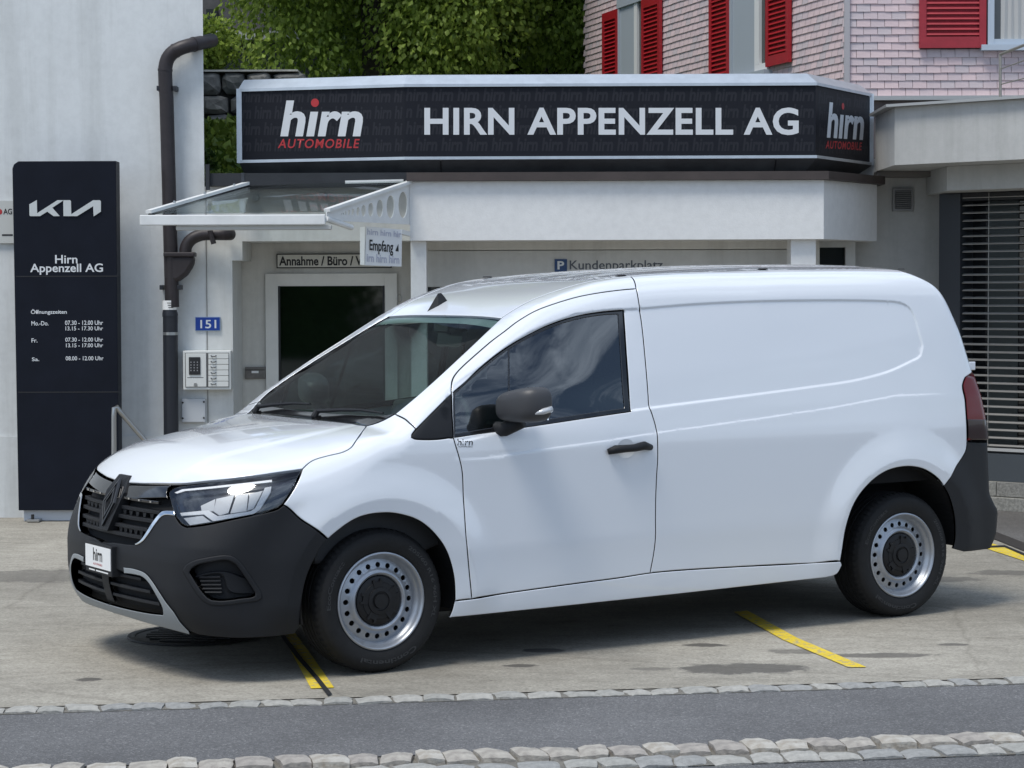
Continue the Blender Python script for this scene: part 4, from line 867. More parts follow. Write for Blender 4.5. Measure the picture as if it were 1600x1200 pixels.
def asphalt(name, lo, hi):
    m, t, b, co = node_mat(name, .9, .3); vo = N(t, 'ShaderNodeTexVoronoi'); vo.inputs['Scale'].default_value = 150; t.links.new(co.outputs['Object'], vo.inputs['Vector'])
    c = ramp_(t, nz_(t, co, .9, 5, .6), [(.3, lo), (.7, hi)]); g = N(t, 'ShaderNodeSeparateColor'); t.links.new(vo.outputs['Color'], g.inputs[0])
    c = mixc(t, .75, c, ramp_(t, g.outputs[0], [(0., (.60, .60, .60)), (.72, (1, 1, 1)), (.9, (1.2, 1.2, 1.2)), (1., (2.0, 1.97, 1.92))]), 'MULTIPLY')
    c = mixc(t, .5, c, ramp_(t, nz_(t, co, 200, 4, .7), [(.3, (.7, .7, .7)), (.65, (1.2, 1.2, 1.2))]), 'MULTIPLY')
    t.links.new(c, b.inputs['Base Color']); bump_(t, b, vo.outputs['Distance'], .6, .006); return m
asp1 = asphalt('pavement_asphalt', (.115, .115, .118), (.165, .165, .168)); asp2 = asphalt('road_asphalt', (.105, .105, .108), (.15, .15, .152)); asp3 = asphalt('yard_asphalt', (.11, .105, .10), (.16, .155, .15))
GA, GB = ground(0, 1106), ground(1600, 1059); gd = np.array(GB) - np.array(GA); gd /= np.linalg.norm(gd); gn = np.array([-gd[1], gd[0]])     # along / away from the street
def gline(pa, pb):
    a, b_ = np.array(ground(*pa)), np.array(ground(*pb)); return a, b_
def gpar(L0, p):
    """line through photo pixel p, parallel on the ground to L0"""
    a, b_ = gline(*L0); c_ = np.array(ground(*p)); return (c_, c_ + (b_ - a))
def gx(pa, pb, x):
    a, b_ = gline(pa, pb) if isinstance(pa, tuple) else (pa, pb); return a + (b_ - a) * (x - a[0]) / (b_[0] - a[0])
XL, XR = -14., 14.
def strip(name, la, lb, z, m, parent=None, **k):
    mb = MB(); A = [gx(*la, XL), gx(*la, XR)] if la else [np.array((XL * 4, -40)), np.array((XR * 4, -40))]; B = [gx(*lb, XL), gx(*lb, XR)] if lb else None
    mb.add([(*A[0], z), (*A[1], z), (*B[1], z), (*B[0], z)], [(0, 1, 2, 3)]); return mb.ob(name, m, parent, **k)
K1F = ((0, 1105.5), (1600, 1058.5)); K1N = gpar(K1F, (800, 1091)); K2F = ((100, 1196), (1600, 1145)); K2M = gpar(K2F, (1200, 1173.5)); K2N = gpar(K2F, (1200, 1188))
mb = MB(); mb.add([(-400, -300, -.02), (400, -300, -.02), (400, 600, -.02), (-400, 600, -.02)], [(0, 1, 2, 3)]); mb.ob('ground', mat('far_ground', (.09, .09, .09), .95), kind='structure'); mb = MB(); A = [gx(*K2N, XL), gx(*K2N, XR)]; mb.add([(-14, -30, -.014), (14, -30, -.014), (*A[1], -.014), (*A[0], -.014)], [(0, 1, 2, 3)]); mb.ob('road', asp2, kind='structure')
mb = MB(); A = [gx(*K1F, XL), gx(*K1F, XR)]; mb.add([(*A[0], 0), (*A[1], 0), (14, 24, 0), (-14, 24, 0)], [(0, 1, 2, 3)]); forecourt = mb.ob('forecourt', m_conc, kind='structure')
pav = strip('pavement', K2F, K1N, -.006, asp1, kind='structure')
mort = mat('kerb_mortar', (.17, .16, .14), .95, 0, 0, .5, 80, .3, 10)
def stone_mesh(l, d, h, rng, mort_h):
    nx, ny = 4, 3; V = []; F = []
    jl = [rng.uniform(-.022, .022) for _ in range(8)]
    for j in range(ny + 1):
        for i in range(nx + 1):
            fx, fy = i / nx, j / ny; e = min(fx, 1 - fx) * l; g = min(fy, 1 - fy) * d; drop = .0
            ex = i in (0, nx); ey = j in (0, ny)
            if ex or ey: drop = .007
            if ex and ey: drop = .012
            x = (fx - .5) * l + (jl[0] * (fy - .5) + jl[1] * .3) + rng.uniform(-.004, .004); y = (fy - .5) * d + jl[2] * (fx - .5) + rng.uniform(-.004, .004)
            if ex and ey: x *= .975; y *= .965
            V.append((x, y, h - drop + rng.uniform(-.003, .003)))
    F += [(j * (nx + 1) + i, j * (nx + 1) + i + 1, (j + 1) * (nx + 1) + i + 1, (j + 1) * (nx + 1) + i) for j in range(ny) for i in range(nx)]
    per = [i for i in range(nx + 1)] + [(j * (nx + 1) + nx) for j in range(1, ny + 1)] + [ny * (nx + 1) + i for i in range(nx - 1, -1, -1)] + [j * (nx + 1) for j in range(ny - 1, 0, -1)]
    b0 = len(V); V += [(V[p][0], V[p][1], -.05) for p in per]; n = len(per)
    F += [(per[i], b0 + i, b0 + (i + 1) % n, per[(i + 1) % n]) for i in range(n)]
    return V, F
st_a = [mat('granite_sett_%d' % i, c_, .8, 0, 0, .5, 90, .30, 25) for i, c_ in enumerate([(.33, .325, .30), (.37, .36, .33), (.29, .29, .28)])]
st_b = [mat('brown_sett_%d' % i, c_, .8, 0, 0, .5, 70, .38, 18, var2=v2) for i, (c_, v2) in enumerate([((.38, .355, .31), (.22, .20, .18)), ((.42, .405, .37), (.25, .215, .17)), ((.34, .31, .275), (.20, .185, .17))])]
rng = random.Random(3)
def stone_row(kname, la, lb, L0, proud, mats, parent, x0=-3.6, x1=3.9):
    a0, a1 = gx(*la, x0), gx(*la, x1); b0, b1 = gx(*lb, x0), gx(*lb, x1); tot = np.linalg.norm(a1 - a0); s = 0; ang = math.atan2(*(a1 - a0)[::-1])
    while s < tot:
        l = L0 * rng.uniform(.82, 1.2); q = (s + l / 2) / tot; A = a0 + (a1 - a0) * q; B = b0 + (b1 - b0) * q; d = np.linalg.norm(A - B)
        V, F = stone_mesh(l - .010, d - .008, proud + rng.uniform(-.004, .005), rng, 0); mb = MB().add(V, F); o = mb.ob('sett', rng.choice(mats), parent, True, 50)
        o.location = (*((A + B) / 2 + np.array([0, rng.uniform(-.006, .006)])), 0); o.rotation_euler = (rng.uniform(-.03, .03), rng.uniform(-.03, .03), ang + rng.uniform(-.03, .03)); s += l
k1 = strip('kerb_bed', K1N, K1F, -.004, mort, kind='structure'); k2 = strip('gutter_bed', K2N, K2F, -.010, mort, kind='structure')
stone_row('kerb', K1N, K1F, .135, .008, st_a, k1); stone_row('gutter', K2M, K2F, .130, .017, st_b, k2); stone_row('gutter', K2N, K2M, .140, .002, st_a, k2)
yel, t, b, co = node_mat('yellow_road_paint', .7, .4); w_ = nz_(t, co, 28, 8, .75); c = ramp_(t, nz_(t, co, 5, 5), [(.3, (.60, .43, .02)), (.7, (.74, .56, .05))]); c = mixc(t, ramp_(t, w_, [(.41, (1, 1, 1)), (.47, (0, 0, 0))]), c, (.30, .28, .23)); t.links.new(c, b.inputs['Base Color'])
def gpoly(name, pts, z, m, parent, **k):
    mb = MB(); mb.add([(*ground(*p), z) for p in pts], [tuple(range(len(pts)))]); return mb.ob(name, m, parent, **k)
gpoly('parking_line', [(486, 1077), (522, 1075.5), (479, 1014), (461, 990), (443, 991), (455, 1020)], .004, yel, forecourt)
gpoly('parking_line', [(1326, 1044), (1354, 1043.5), (1246, 998), (1168, 955), (1146, 957), (1222, 1000)], .004, yel, forecourt)
gpoly('parking_line', [(1520, 851), (1535, 845), (1600, 865.5), (1680, 892), (1680, 905), (1600, 877)], .004, yel, forecourt)
crack = mat('joint_filler', (.012, .012, .013), .8)
gpoly('expansion_joint', [(512, 1089), (519, 1086.5), (498, 1060), (470, 1028), (446, 996), (400, 940), (395, 940), (440, 998), (463, 1030), (491, 1062)], .007, crack, forecourt)
gpoly('expansion_joint', [(1505, 856), (1570, 853.5), (1600, 866), (1700, 905), (1700, 909), (1600, 869.5), (1569, 856), (1505, 858.5)], .008, crack, forecourt)
gpoly('drain_strip', [(1535, 838), (1556, 832), (1600, 849), (1700, 884), (1700, 900), (1600, 862), (1558, 845)], .006, mat('drain_dark', (.035, .03, .027), .8, 0, 0, .4, 60, .3, 20), forecourt)
gpoly('yard_asphalt', [(1420, 792), (1700, 798), (1760, 905), (1600, 849), (1556, 832), (1500, 812)], .0045, asp3, forecourt)
# manhole under the front bumper
mx_, my_ = ground(303, 994); mh = thing('drain_cover', 'round slotted iron drain cover under the front bumper of the van', 'drain cover', (mx_, my_, .0))
iron = mat('cast_iron', (.03, .029, .028), .6, .4, 0, .3, 120); mb = MB(); mb.lathe([(.33, .004), (.325, .012), (.29, .012), (.285, .007), (.0, .007)], 48, 'z'); mb.ob('cover_plate', iron, mh, True, 30)
for k in range(7):
    y = -.21 + k * .07; hw = math.sqrt(.26 ** 2 - y * y) * .9; mb = MB(); mb.box((-hw, y - .016, .0072), (hw, y + .016, .016)); mb.ob('cover_bar', iron, mh, bevel=.003)
# ------------------------------------------------------------------ left building
YW = 16.9
LB = wthing('garage_building', 'tall white plastered building wall behind the black sign tower', 'building', (-5, YW, 0))
xc = ony(318, 140, YW)[0]
mb = MB(); mb.prism([(-13, YW), (xc, YW), (xc - 1.9, 24), (-13, 24)], (0, 0, 7.5), (0, 0, 0), (1, 0, 0), (0, 1, 0)); mb.ob('wall', wall_l, LB)
zb_ = ony(220, 681, YW)[1]; mb = MB(); mb.box((-13, YW - .018, -.02), (ony(268, 700, YW)[0], YW - .002, zb_)); mb.ob('plinth', wall_l, LB)
# sign tower
TW = wthing('sign_tower', 'tall black pylon sign with opening hours beside the white wall', 'sign', (ony(105, 800, 16.55)[0], 16.55, 0))
x0, zt_ = ony(19, 252, 16.55); x1, zl = ony(186, 797, 16.55); xl2 = ony(29, 797, 16.55)[0]; xr1 = ony(181, 252, 16.55)[0]
mb = MB(); mb.prism([(xl2, zl), (x1, zl), (xr1, zt_), (x0 + .045, zt_), (x0 + .012, zt_ - .022), (x0, zt_ - .055)], (0, .16, 0), (0, 16.55, 0)); mb.ob('panel_body', tower_m, TW, bevel=.004)
for py in (432, 613): 
    xa, za = ony(21 + (py - 252) * .02, py, 16.549); xb, _ = ony(183 + (py - 252) * .01, py, 16.549); mb = MB(); mb.box((xa, 16.5485, za - .004), (xb, 16.5495, za + .004)); mb.ob('panel_joint', ink, TW)
pbox('base_plate', (37, 796, 178, 818), 16.60, .10, mat('base_white', (.50, .53, .57), .5), TW, .004, z0=.004)
pbox('base_foot', (41, 812, 61, 820), 16.50, .1, stainless, TW, .003, z0=.0045)
mb = MB(); xa, za = ony(51, 808, 16.53); mb.tube([(xa, 16.53, .01), (xa, 16.53, za + .02)], .012, 8); mb.ob('foot_bolt', iron, TW)
kp = lambda L_: [ony(10 + x / 8, 290 + y / 8, 16.546) for x, y in L_]
emb = mat('emblem_silver', (.55, .57, .56), .4, .2)
for poly in ([(287, 235), (382, 180), (385, 345), (640, 182), (718, 182), (575, 277), (668, 382), (590, 382), (512, 325), (420, 382), (300, 382), (290, 370)], [(718, 182), (795, 182), (808, 195), (812, 358), (1085, 183), (1170, 183), (1182, 197), (1182, 325), (1092, 385), (1085, 258), (885, 382), (715, 382), (712, 195)]):
    mb = MB(); mb.prism(kp(poly), (0, .006, 0), (0, 16.5415, 0)); mb.ob('emblem', emb, TW)
ptext('name_lettering', 'Hirn', (86, 398.5, 121, 411.5), 16.5465, white_letter, TW, bold=.015); ptext('name_lettering', 'Appenzell AG', (47, 412, 161, 429), 16.5465, white_letter, TW, bold=.015)
o7 = lambda x, y: (x / 7.06, 470 + y / 7.06)
for s_, bx_ in (('Öffnungszeiten', (340, 92, 737, 156)), ('Mo.-Do.', (346, 225, 535, 272)), ('07.30 - 12.00 Uhr', (717, 218, 1137, 266)), ('13.15 - 17.30 Uhr', (722, 283, 1137, 326)), ('Fr.', (347, 414, 413, 460)), ('07.30 - 12.00 Uhr', (720, 406, 1137, 450)), ('13.15 - 17.00 Uhr', (728, 470, 1137, 512)), ('Sa.', (352, 625, 433, 665)), ('08.00 - 12.00 Uhr', (724, 612, 1142, 656))):
    ptext('hours_lettering', s_, (*o7(*bx_[:2]), *o7(*bx_[2:])), 16.5465, white_letter, TW, bold=.012)
# small wall plate at the photo's left edge
PLt = wthing('wall_plate', 'small pale company plate on the wall behind the sign tower', 'sign', (-3.85, 16.88, 2.2))
pbox('plate', (-42, 314, 24, 380), 16.875, .02, mat('pale_plate', (.52, .53, .51), .5), PLt)
ptext('plate_text', 'AG', (5, 326, 19, 335), 16.8735, ink, PLt, bold=.02); pbox('plate_print', (3, 366, 20, 368.5), 16.8735, .0004, ink, PLt)
xa, za = ony(-1, 331, 16.8735); mb = MB(); mb.lathe([(0, 0), (.022, 0)], 20, 'y', (xa, 16.8735, za)); mb.ob('red_dot', sign_red, PLt)
# ------------------------------------------------------------------ down pipe
DP = wthing('downpipe', 'dark brown rainwater downpipe with bend and side branch on white wall', 'downpipe', (ony(266, 670, 16.80)[0], 16.80, 0))
pq = lambda px, py, y=16.80: (ony(px, py, y)[0], y, ony(px, py, y)[1])
c_ = [pq(258.5, 130), pq(258.5, 105), pq(262, 92), pq(270, 82), pq(283, 75), pq(300, 70, 16.83), pq(318, 66, 16.95), pq(331, 63, 17.1)]
sp = spline(c_, .02); mb = MB(); mb.tube([pq(269, 480)] + [pq(259.5 + k * .6, 130 + k * 22) for k in range(15, 0, -1)] + list(sp), .0535, 20); mb.ob('pipe', pipe_m, DP, True, 50)
for px, py in ((259, 111), (275, 76), (316, 67)):
    q = np.array(pq(px, py)); i = int(np.argmin([np.linalg.norm(p - q) for p in sp])); i = min(max(i, 1), len(sp) - 2); tt = sp[i + 1] - sp[i - 1]; tt /= np.linalg.norm(tt); mb = MB(); mb.tube([sp[i] - tt * .008, sp[i] + tt * .008], .0565, 20); mb.ob('pipe_collar', pipe_m, DP, True, 50)
mb = MB(); mb.tube([pq(266, 488), pq(266.5, 560), pq(267.5, 690)], .0565, 20); mb.ob('lower_pipe', pipe_b, DP, True, 50)
mb = MB(); mb.tube([pq(265.5, 484), pq(265.5, 489), pq(266, 494)], .055, 20, rs=[.052, .058, .060]); mb.ob('pipe_socket', pipe_b, DP, True, 50)
mb = MB(); P_ = [(256, 398), (303, 398), (303, 413), (292, 430), (278, 441), (256, 441)]; mb.prism([ony(*p, 16.75) for p in P_], (0, .10, 0), (0, 16.75, 0)); mb.ob('branch_hopper', pipe_m, DP, bevel=.03)
x0, a_, x1, b_ = RX(255, 394, 304, 401, 16.74); mb = MB(); mb.box((x0, 16.735, a_), (x1, 16.86, b_)); mb.ob('hopper_rim', pipe_m, DP, bevel=.008)
mb = MB(); mb.tube(spline([pq(289, 400), pq(291, 385), pq(299, 374), pq(315, 367), pq(335, 366, 16.78), pq(352, 366, 16.78), pq(360, 366, 16.84)], .02), .046, 18); mb.ob('branch_pipe', pipe_m, DP, True, 50)
mb = MB(); mb.tube([pq(328, 360, 16.72), pq(334, 381, 16.72)], .02, 8); mb.ob('branch_clip', pipe_m, DP)
for py, w in ((138, 11), (449, 12)):
    for s_ in (-1, 1):
        q = pq(260.5 + (py - 138) * .018 + s_ * (w + 1.5), py, 16.79); mb = MB(); mb.box((q[0] - .014, 16.77, q[2] - .018), (q[0] + .014, YW - .003, q[2] + .018)); mb.ob('pipe_bracket', pipe_b, DP, bevel=.004)
x0, a_, x1, b_ = RX(251, 518.5, 281, 523.5, 16.735); mb = MB(); mb.tube([(ony(266.5, 521, 16.8)[0], 16.8, ony(266, 523.5, 16.8)[1]), (ony(266.5, 521, 16.8)[0], 16.8, ony(266, 519, 16.8)[1])], .060, 20); mb.ob('steel_band', stainless, DP, True, 50)
# paper sticker on the pipe: a curved sheet that follows it
xs_, z0_ = ony(265.5, 484, 16.8); z1_ = ony(265.5, 469.5, 16.8)[1]; mb = MB(); V = [(xs_ + .0565 * math.sin(a), 16.8 - .0565 * math.cos(a), z) for z in (z0_, z1_) for a in np.linspace(-1.2, 1.2, 11)]; mb.add(V, [(k, k + 1, 12 + k, 11 + k) for k in range(10)]); mb.ob('pipe_sticker', paper, DP)
for k in range(3): pbox('sticker_print', (261 + k, 473 + k * 3.6, 273 - k, 474 + k * 3.6), 16.738, .0004, ink, DP)
# ------------------------------------------------------------------ reception wing
YD = 17.5
RB = wthing('reception_building', 'low white flat-roofed reception building behind the van', 'building', (0, 17, 0))
xj = ony(323.5, 500, YW)[0]; xr = ony(363.5, 500, YW)[0]; xr2 = ony(378.5, 390, YW)[0]; zs = ony(363, 407, YW)[1]; zsoff = ony(500, 376.5, YW)[1]; ztop = ony(480, 291, YW)[1]; xf0 = ony(640, 330, YW)[0]
mb = MB(); mb.prism([(xc - .03, -.01), (xr, -.01), (xr, zs), (xr2, zs), (xr2, zsoff), (xf0 + .02, zsoff), (xf0 + .02, ztop), (xc - .03, ztop)], (0, .58, 0), (0, YW + .004, 0)); mb.ob('wing_wall', wall_w, RB)
mb = MB(); mb.box((xj - .003, YW + .001, .6), (xj + .003, YW + .0035, ztop - .02)); mb.ob('wall_joint', mat('joint_grey', (.22, .22, .21), .9), RB)
mb = MB(); mb.box((xr - .1, YD, -.01), (xf0 + .6, YD + .2, 2.6)); mb.ob('door_wall', wall_d, RB)
# reception door
x0, a_, x1, b_ = RX(415, 428, 622, 720, YD); g0, g1, g2, g3 = RX(435, 447, 603, 720, YD)
mb = MB(); fr_ = .02
for bx_ in (((x0, YD - .03, 0.), (g0, YD - .002, b_)), ((g2, YD - .03, 0.), (x1, YD - .002, b_)), ((g0 + .0005, YD - .03, g3), (g2 - .0005, YD - .002, b_))): mb.box(*bx_)
dframe = mat('door_frame_cream', (.72, .71, .67), .5, 0, 0, 0, 0, .08, 5); door = mb.ob('door', dframe, RB)
mb = MB(); mb.box((g0 + .002, YD - .012, .0), (g2 - .002, YD - .004, g3 - .002)); mb.ob('door_glass', mat('dark_mirror_glass', (.005, .010, .005), .03, 0, 0, spec=1.0), door)
for e0, e1 in ((g0, g0 + .016), (g2 - .016, g2)): mb = MB(); mb.box((e0, YD - .034, 0.), (e1, YD - .0305, g3)); mb.ob('glass_bead', ink, door)
mb = MB(); q = pq(624, 466, YD - .05); mb.tube([(q[0] + .018 * math.cos(a), YD - .05, q[2] + .03 * math.sin(a)) for a in np.linspace(0, 6.28, 15)], .004, 6); mb.ob('door_hook', stainless, door)
mb = MB(); xa = ony(396.5, 500, YD)[0]; mb.box((xa + .09, YD - .008, 0), (xa + .096, YD - .001, b_)); mb.ob('frame_line', wall_r, door)
# letter slot
LS = wthing('letter_slot', 'grey metal letter slot set in the wall beside the reception door', 'letter slot', pq(398, 582, YD)); pbox('flap', (382.5, 573.5, 415, 592), YD - .02, .018, mat('slot_metal', (.20, .185, .17), .4, .6, 0, 0, 0, .25, 20), LS, .003); pbox('flap_groove', (383.5, 577.5, 414, 578.6), YD - .0215, .0012, ink, LS); pbox('name_tag', (393, 579.5, 404, 583), YD - .0225, .002, paper, LS)
# door sign
AS = wthing('reception_sign', 'long white sign with black border and lettering above the reception door', 'sign', pq(510, 407, YD)); x0, a_, x1, b_ = RX(432, 396.5, 612, 418.5, YD - .03); mb = MB(); mb.box((x0, YD - .03, a_), (x1, YD - .002, b_)); mb.ob('sign_border', ink, AS)
x0, a_, x1, b_ = RX(433.7, 398.2, 610.3, 416.8, YD - .03); mb = MB(); mb.box((x0, YD - .034, a_), (x1, YD - .0302, b_)); mb.ob('sign_face', mat('cream_sign', (.60, .585, .53), .5), AS); ptext('sign_lettering', 'Annahme / Büro / Verkauf', (436, 400.5, 607, 414.5), YD - .0355, ink, AS, bold=.028)
# house number, key cabinet, junction box
HN = wthing('house_number', 'blue enamel house number plate reading 151', 'sign', pq(324, 506, YW)); pbox('plate', (304.5, 495, 344.5, 517), YW - .012, .014, mat('number_edge', (.30, .38, .50), .4), HN, .002); pbox('plate_face', (305.6, 496, 343.4, 516), YW - .0145, .002, mat('number_blue', (.008, .045, .28), .3, 0, .4), HN); ptext('number', '151', (313, 500, 338, 513), YW - .0155, white_letter, HN, bold=.012)
KC = wthing('key_cabinet', 'white key drop cabinet with keypad and six small drawers', 'cabinet', pq(323, 578, YW)); wm_ = mat('cabinet_white', (.62, .63, .61), .4)
pbox('case', (285.5, 548, 361, 609), YW - .10, .10, wm_, KC, .006); pbox('case_front', (289, 551.5, 358, 605), YW - .103, .0025, mat('cabinet_seam', (.10, .10, .10), .6), KC); pbox('lid', (290, 552.3, 322.5, 604.3), YW - .110, .0065, wm_, KC, .002)
kb = pbox('keypad', (295, 558, 313, 585.5), YW - .118, .0075, ink, KC, .002)
for r_ in range(4):
    for c__ in range(3): pbox('key', (297.5 + c__ * 5, 565 + r_ * 4.3, 299.2 + c__ * 5, 567 + r_ * 4.3), YW - .1195, .0012, mat('key_grey', (.25, .25, .26), .5), kb)
xa, za = ony(305.5, 601, YW - .11); mb = MB(); mb.lathe([(0, -.012), (.012, -.012), (.014, .0)], 16, 'y', (xa, YW - .11, za)); mb.ob('lock', stainless, KC, True, 40); pbox('cabinet_print', (292.5, 589.6, 318, 590.4), YW - .1106, .0004, ink, KC)
for k in range(6):
    y0 = 552.4 + k * 8.75; dr = pbox('drawer', (325.5, y0, 357, y0 + 7.9), YW - .112, .0085, wm_, KC, .0015); q = pq(333.5, y0 + 4, YW - .118); mb = MB(); mb.tube([(q[0] - .02, YW - .112, q[2] + .004), (q[0] - .01, YW - .122, q[2] - .003), (q[0] + .01, YW - .122, q[2] - .003), (q[0] + .02, YW - .112, q[2] + .004)], .0035, 6); mb.ob('drawer_pull', dark_grey, dr)
JB = wthing('junction_box', 'pale grey square junction box with corner screws low on the wall', 'box', pq(303, 642, YW)); pbox('box_cover', (283.5, 623, 321, 660), YW - .05, .05, mat('jbox_grey', (.46, .48, .50), .5), JB, .006)
for a, b_ in ((285.5, 629), (318.5, 628), (285.5, 653.5), (318.5, 653)): xa, za = ony(a, b_, YW - .05); mb = MB(); mb.lathe([(0, -.004), (.007, -.004), (.008, .001)], 10, 'y', (xa, YW - .05, za)); mb.ob('screw', iron, JB)
# ------------------------------------------------------------------ fascia, columns, parking bay panel
YF = 16.72; YP = 17.25
x0, za, x1, zt2 = RX(640, 283.5, 1287, 373.5, YF); xe = 2.87; ye = 17.55
mb = MB(); mb.prism([(x0, YF), (x1, YF), (xe, ye), (xe, 18.2), (x0, 18.2)], (0, 0, zt2 - za), (0, 0, za), (1, 0, 0), (0, 1, 0)); mb.ob('fascia', wall_f, RB)
mb = MB(); mb.prism([(x0 - .02, YF - .05), (x1 + .03, YF - .05), (xe + .06, ye - .03), (xe + .06, 18.25), (x0 - .02, 18.25)], (0, 0, .062), (0, 0, zt2 + .002), (1, 0, 0), (0, 1, 0)); mb.ob('roof_edge', brown_trim, RB)
wz = ony(480, 278, YW)[1]; mb = MB(); mb.box((xc + .03, YW - .06, ztop + .002), (x0 - .022, 18.2, wz + .035)); mb.ob('wing_roof_edge', black_trim, RB)
mb = MB(); mb.box((xc + .02, YW - .09, ztop - .03), (xc + .05, YW - .062, wz + .10)); mb.ob('edge_upstand', black_trim, RB)
for px in (381,): xa = ony(px, 284, YW)[0]; mb = MB(); mb.box((xa - .012, YW - .066, ztop + .001), (xa + .012, YW - .061, wz + .037)); mb.ob('edge_joint', dark_grey, RB)
pbox('column', (641.5, 375, 668, 760), YF + .06, .25, wall_f, RB, z0=0.); pbox('column', (1236, 374, 1274, 760), YF + .06, .25, wall_f, RB, z0=0.)
mb = MB(); xa = ony(668, 400, YP)[0]; xb = ony(1236, 400, YP)[0]; zh = ony(900, 390, YP)[1]; mb.box((xf0 + .5, YP + .10, 0), (2.2, YP + .3, za + .05)); mb.ob('bay_wall', wall_d, RB)
mb = MB(); mb.box((xa - .05, YP + .03, zh), (xb + .1, YP + .098, za + .03)); mb.ob('bay_header', wall_d, RB)
zk = ony(900, 447, YP)[1]; mb = MB(); mb.box((xa - .04, YP + .035, zk), (ony(1232, 430, YP)[0], YP + .095, zh - .006)); bayp = mb.ob('bay_board', plaster('bay_board_paint', (.60, .60, .58), .08), RB)
mb = MB(); mb.box((xa - .04, YP + .04, .3), (xb + .1, YP + .093, zk - .004)); mb.ob('bay_window', mat('dark_bay_glass', (.02, .024, .028), .08, 0, .3), RB)
pbox('parking_plate', (866.5, 405, 886, 425), YP + .025, .008, mat('parking_blue', (.015, .05, .15), .35), bayp); ptext('parking_letter', 'P', (871, 408, 881.5, 421), YP + .0235, white_letter, bayp, bold=.03); ptext('parking_text', 'Kundenparkplatz', (890, 407, 1036, 425), YP + .0335, mat('faded_ink', (.09, .10, .12), .7), bayp, bold=.01)
mb = MB(); mb.box((xb + .1, YP + .0, .2), (xb + .22, YP + .25, za + .02)); mb.ob('bay_post', wall_d, RB)
x0_, a_, x1_, b_ = RX(1275, 387, 1319, 520, 17.75); mb = MB(); mb.box((x0_ - .1, 17.75, a_), (x1_, 17.80, b_)); mb.ob('side_window', mat('dark_bay_glass', (.02, .024, .028), .08), RB); mb = MB(); mb.box((x0_ - .1, 17.70, b_ + .001), (x1_ + .08, 17.82, b_ + .07)); mb.box((x1_ + .001, 17.70, a_), (x1_ + .08, 17.82, b_)); mb.ob('side_window_frame', wall_w, RB)
mb = MB(); mb.box((x0, 18.26, 0), (xe, 19.2, za + .02)); mb.ob('rear_block', wall_w, RB)
# ------------------------------------------------------------------ glass canopy over the reception door
YC = 15.7
CN = wthing('entrance_canopy', 'white framed glass canopy with round holes in its side plate above reception door', 'canopy', (-1.9, 16.3, 2.2))
def P3(px, py, y): x, z = ony(px, py, y); return np.array([x, y, z])
fl, frr = P3(218, 337, YC), P3(508, 334, YC); wl, wr = P3(388, 291.5, YW - .03), P3(640, 285, YF + .02)
x0, a_, x1, b_ = RX(218, 336, 508, 351, YC); mb = MB(); mb.box((x0, YC, a_), (x1, YC + .05, b_)); mb.ob('front_beam', white_metal, CN, bevel=.006)
mb = MB(); mb.box((x0 + .25, YC + .03, a_ - .035), (x1 + .04, YC + .10, a_ - .002)); mb.ob('lower_gutter', mat('canopy_grey', (.45, .45, .43), .5), CN, bevel=.006)
gl_t = glass_mat('canopy_glass', (.86, .89, .88), .02, .45, .0)
mb = MB(); A = [fl + (0.10, .03, .012), frr + (0, .03, .012), wr + (-.01, -.03, 0), wl + (.02, 0, 0)]; mb.add([tuple(p) for p in A] + [tuple(p + (0, 0, .01)) for p in A], [(3, 2, 1, 0), (4, 5, 6, 7), (0, 1, 5, 4), (1, 2, 6, 5), (2, 3, 7, 6), (3, 0, 4, 7)]); mb.ob('glass_pane', gl_t, CN)
def bar(name, a, b, w, h, m, par):
    a, b = np.array(a, float), np.array(b, float); d = b - a; d /= np.linalg.norm(d); s_ = np.cross(d, (0, 0, 1.)); s_ /= np.linalg.norm(s_); u_ = np.cross(s_, d); V = []
    for p in (a, b): V += [p + s_ * (w / 2) * i + u_ * (h / 2) * j for i, j in ((-1, -1), (1, -1), (1, 1), (-1, 1))]
    mb = MB(); mb.add(V, [(0, 1, 2, 3), (7, 6, 5, 4), (0, 4, 5, 1), (1, 5, 6, 2), (2, 6, 7, 3), (3, 7, 4, 0)]); return mb.ob(name, m, par)
bar('edge_bar', fl + (.06, .02, .028), wl + (0, 0, .028), .05, .022, white_metal, CN); bar('edge_strip', fl + (.07, .02, .008), wl + (.01, 0, .008), .03, .014, black_trim, CN); bar('wall_bar', wl + (0, .01, .016), wr + (-.05, .10, .016), .03, .024, white_metal, CN); bar('wall_seal', wl + (0, -.012, -.012), wr + (-.06, .08, -.012), .02, .022, black_trim, CN)
for k in (.25, .55, .85):
    q = fl + (wl - fl) * k + (.06 * (1 - k), 0, .042); mb = MB(); mb.lathe([(0, .01), (.009, .01), (.01, -.008)], 8, 'z', tuple(q)); mb.ob('glass_clamp', stainless, CN)
for px, py in ((400, 309), (508, 306)):
    q = P3(px, py, YW - .02); mb = MB(); mb.lathe([(0, -.02), (.024, -.02), (.026, .02)], 14, 'y', tuple(q)); mb.ob('glass_fixing', stainless, CN)
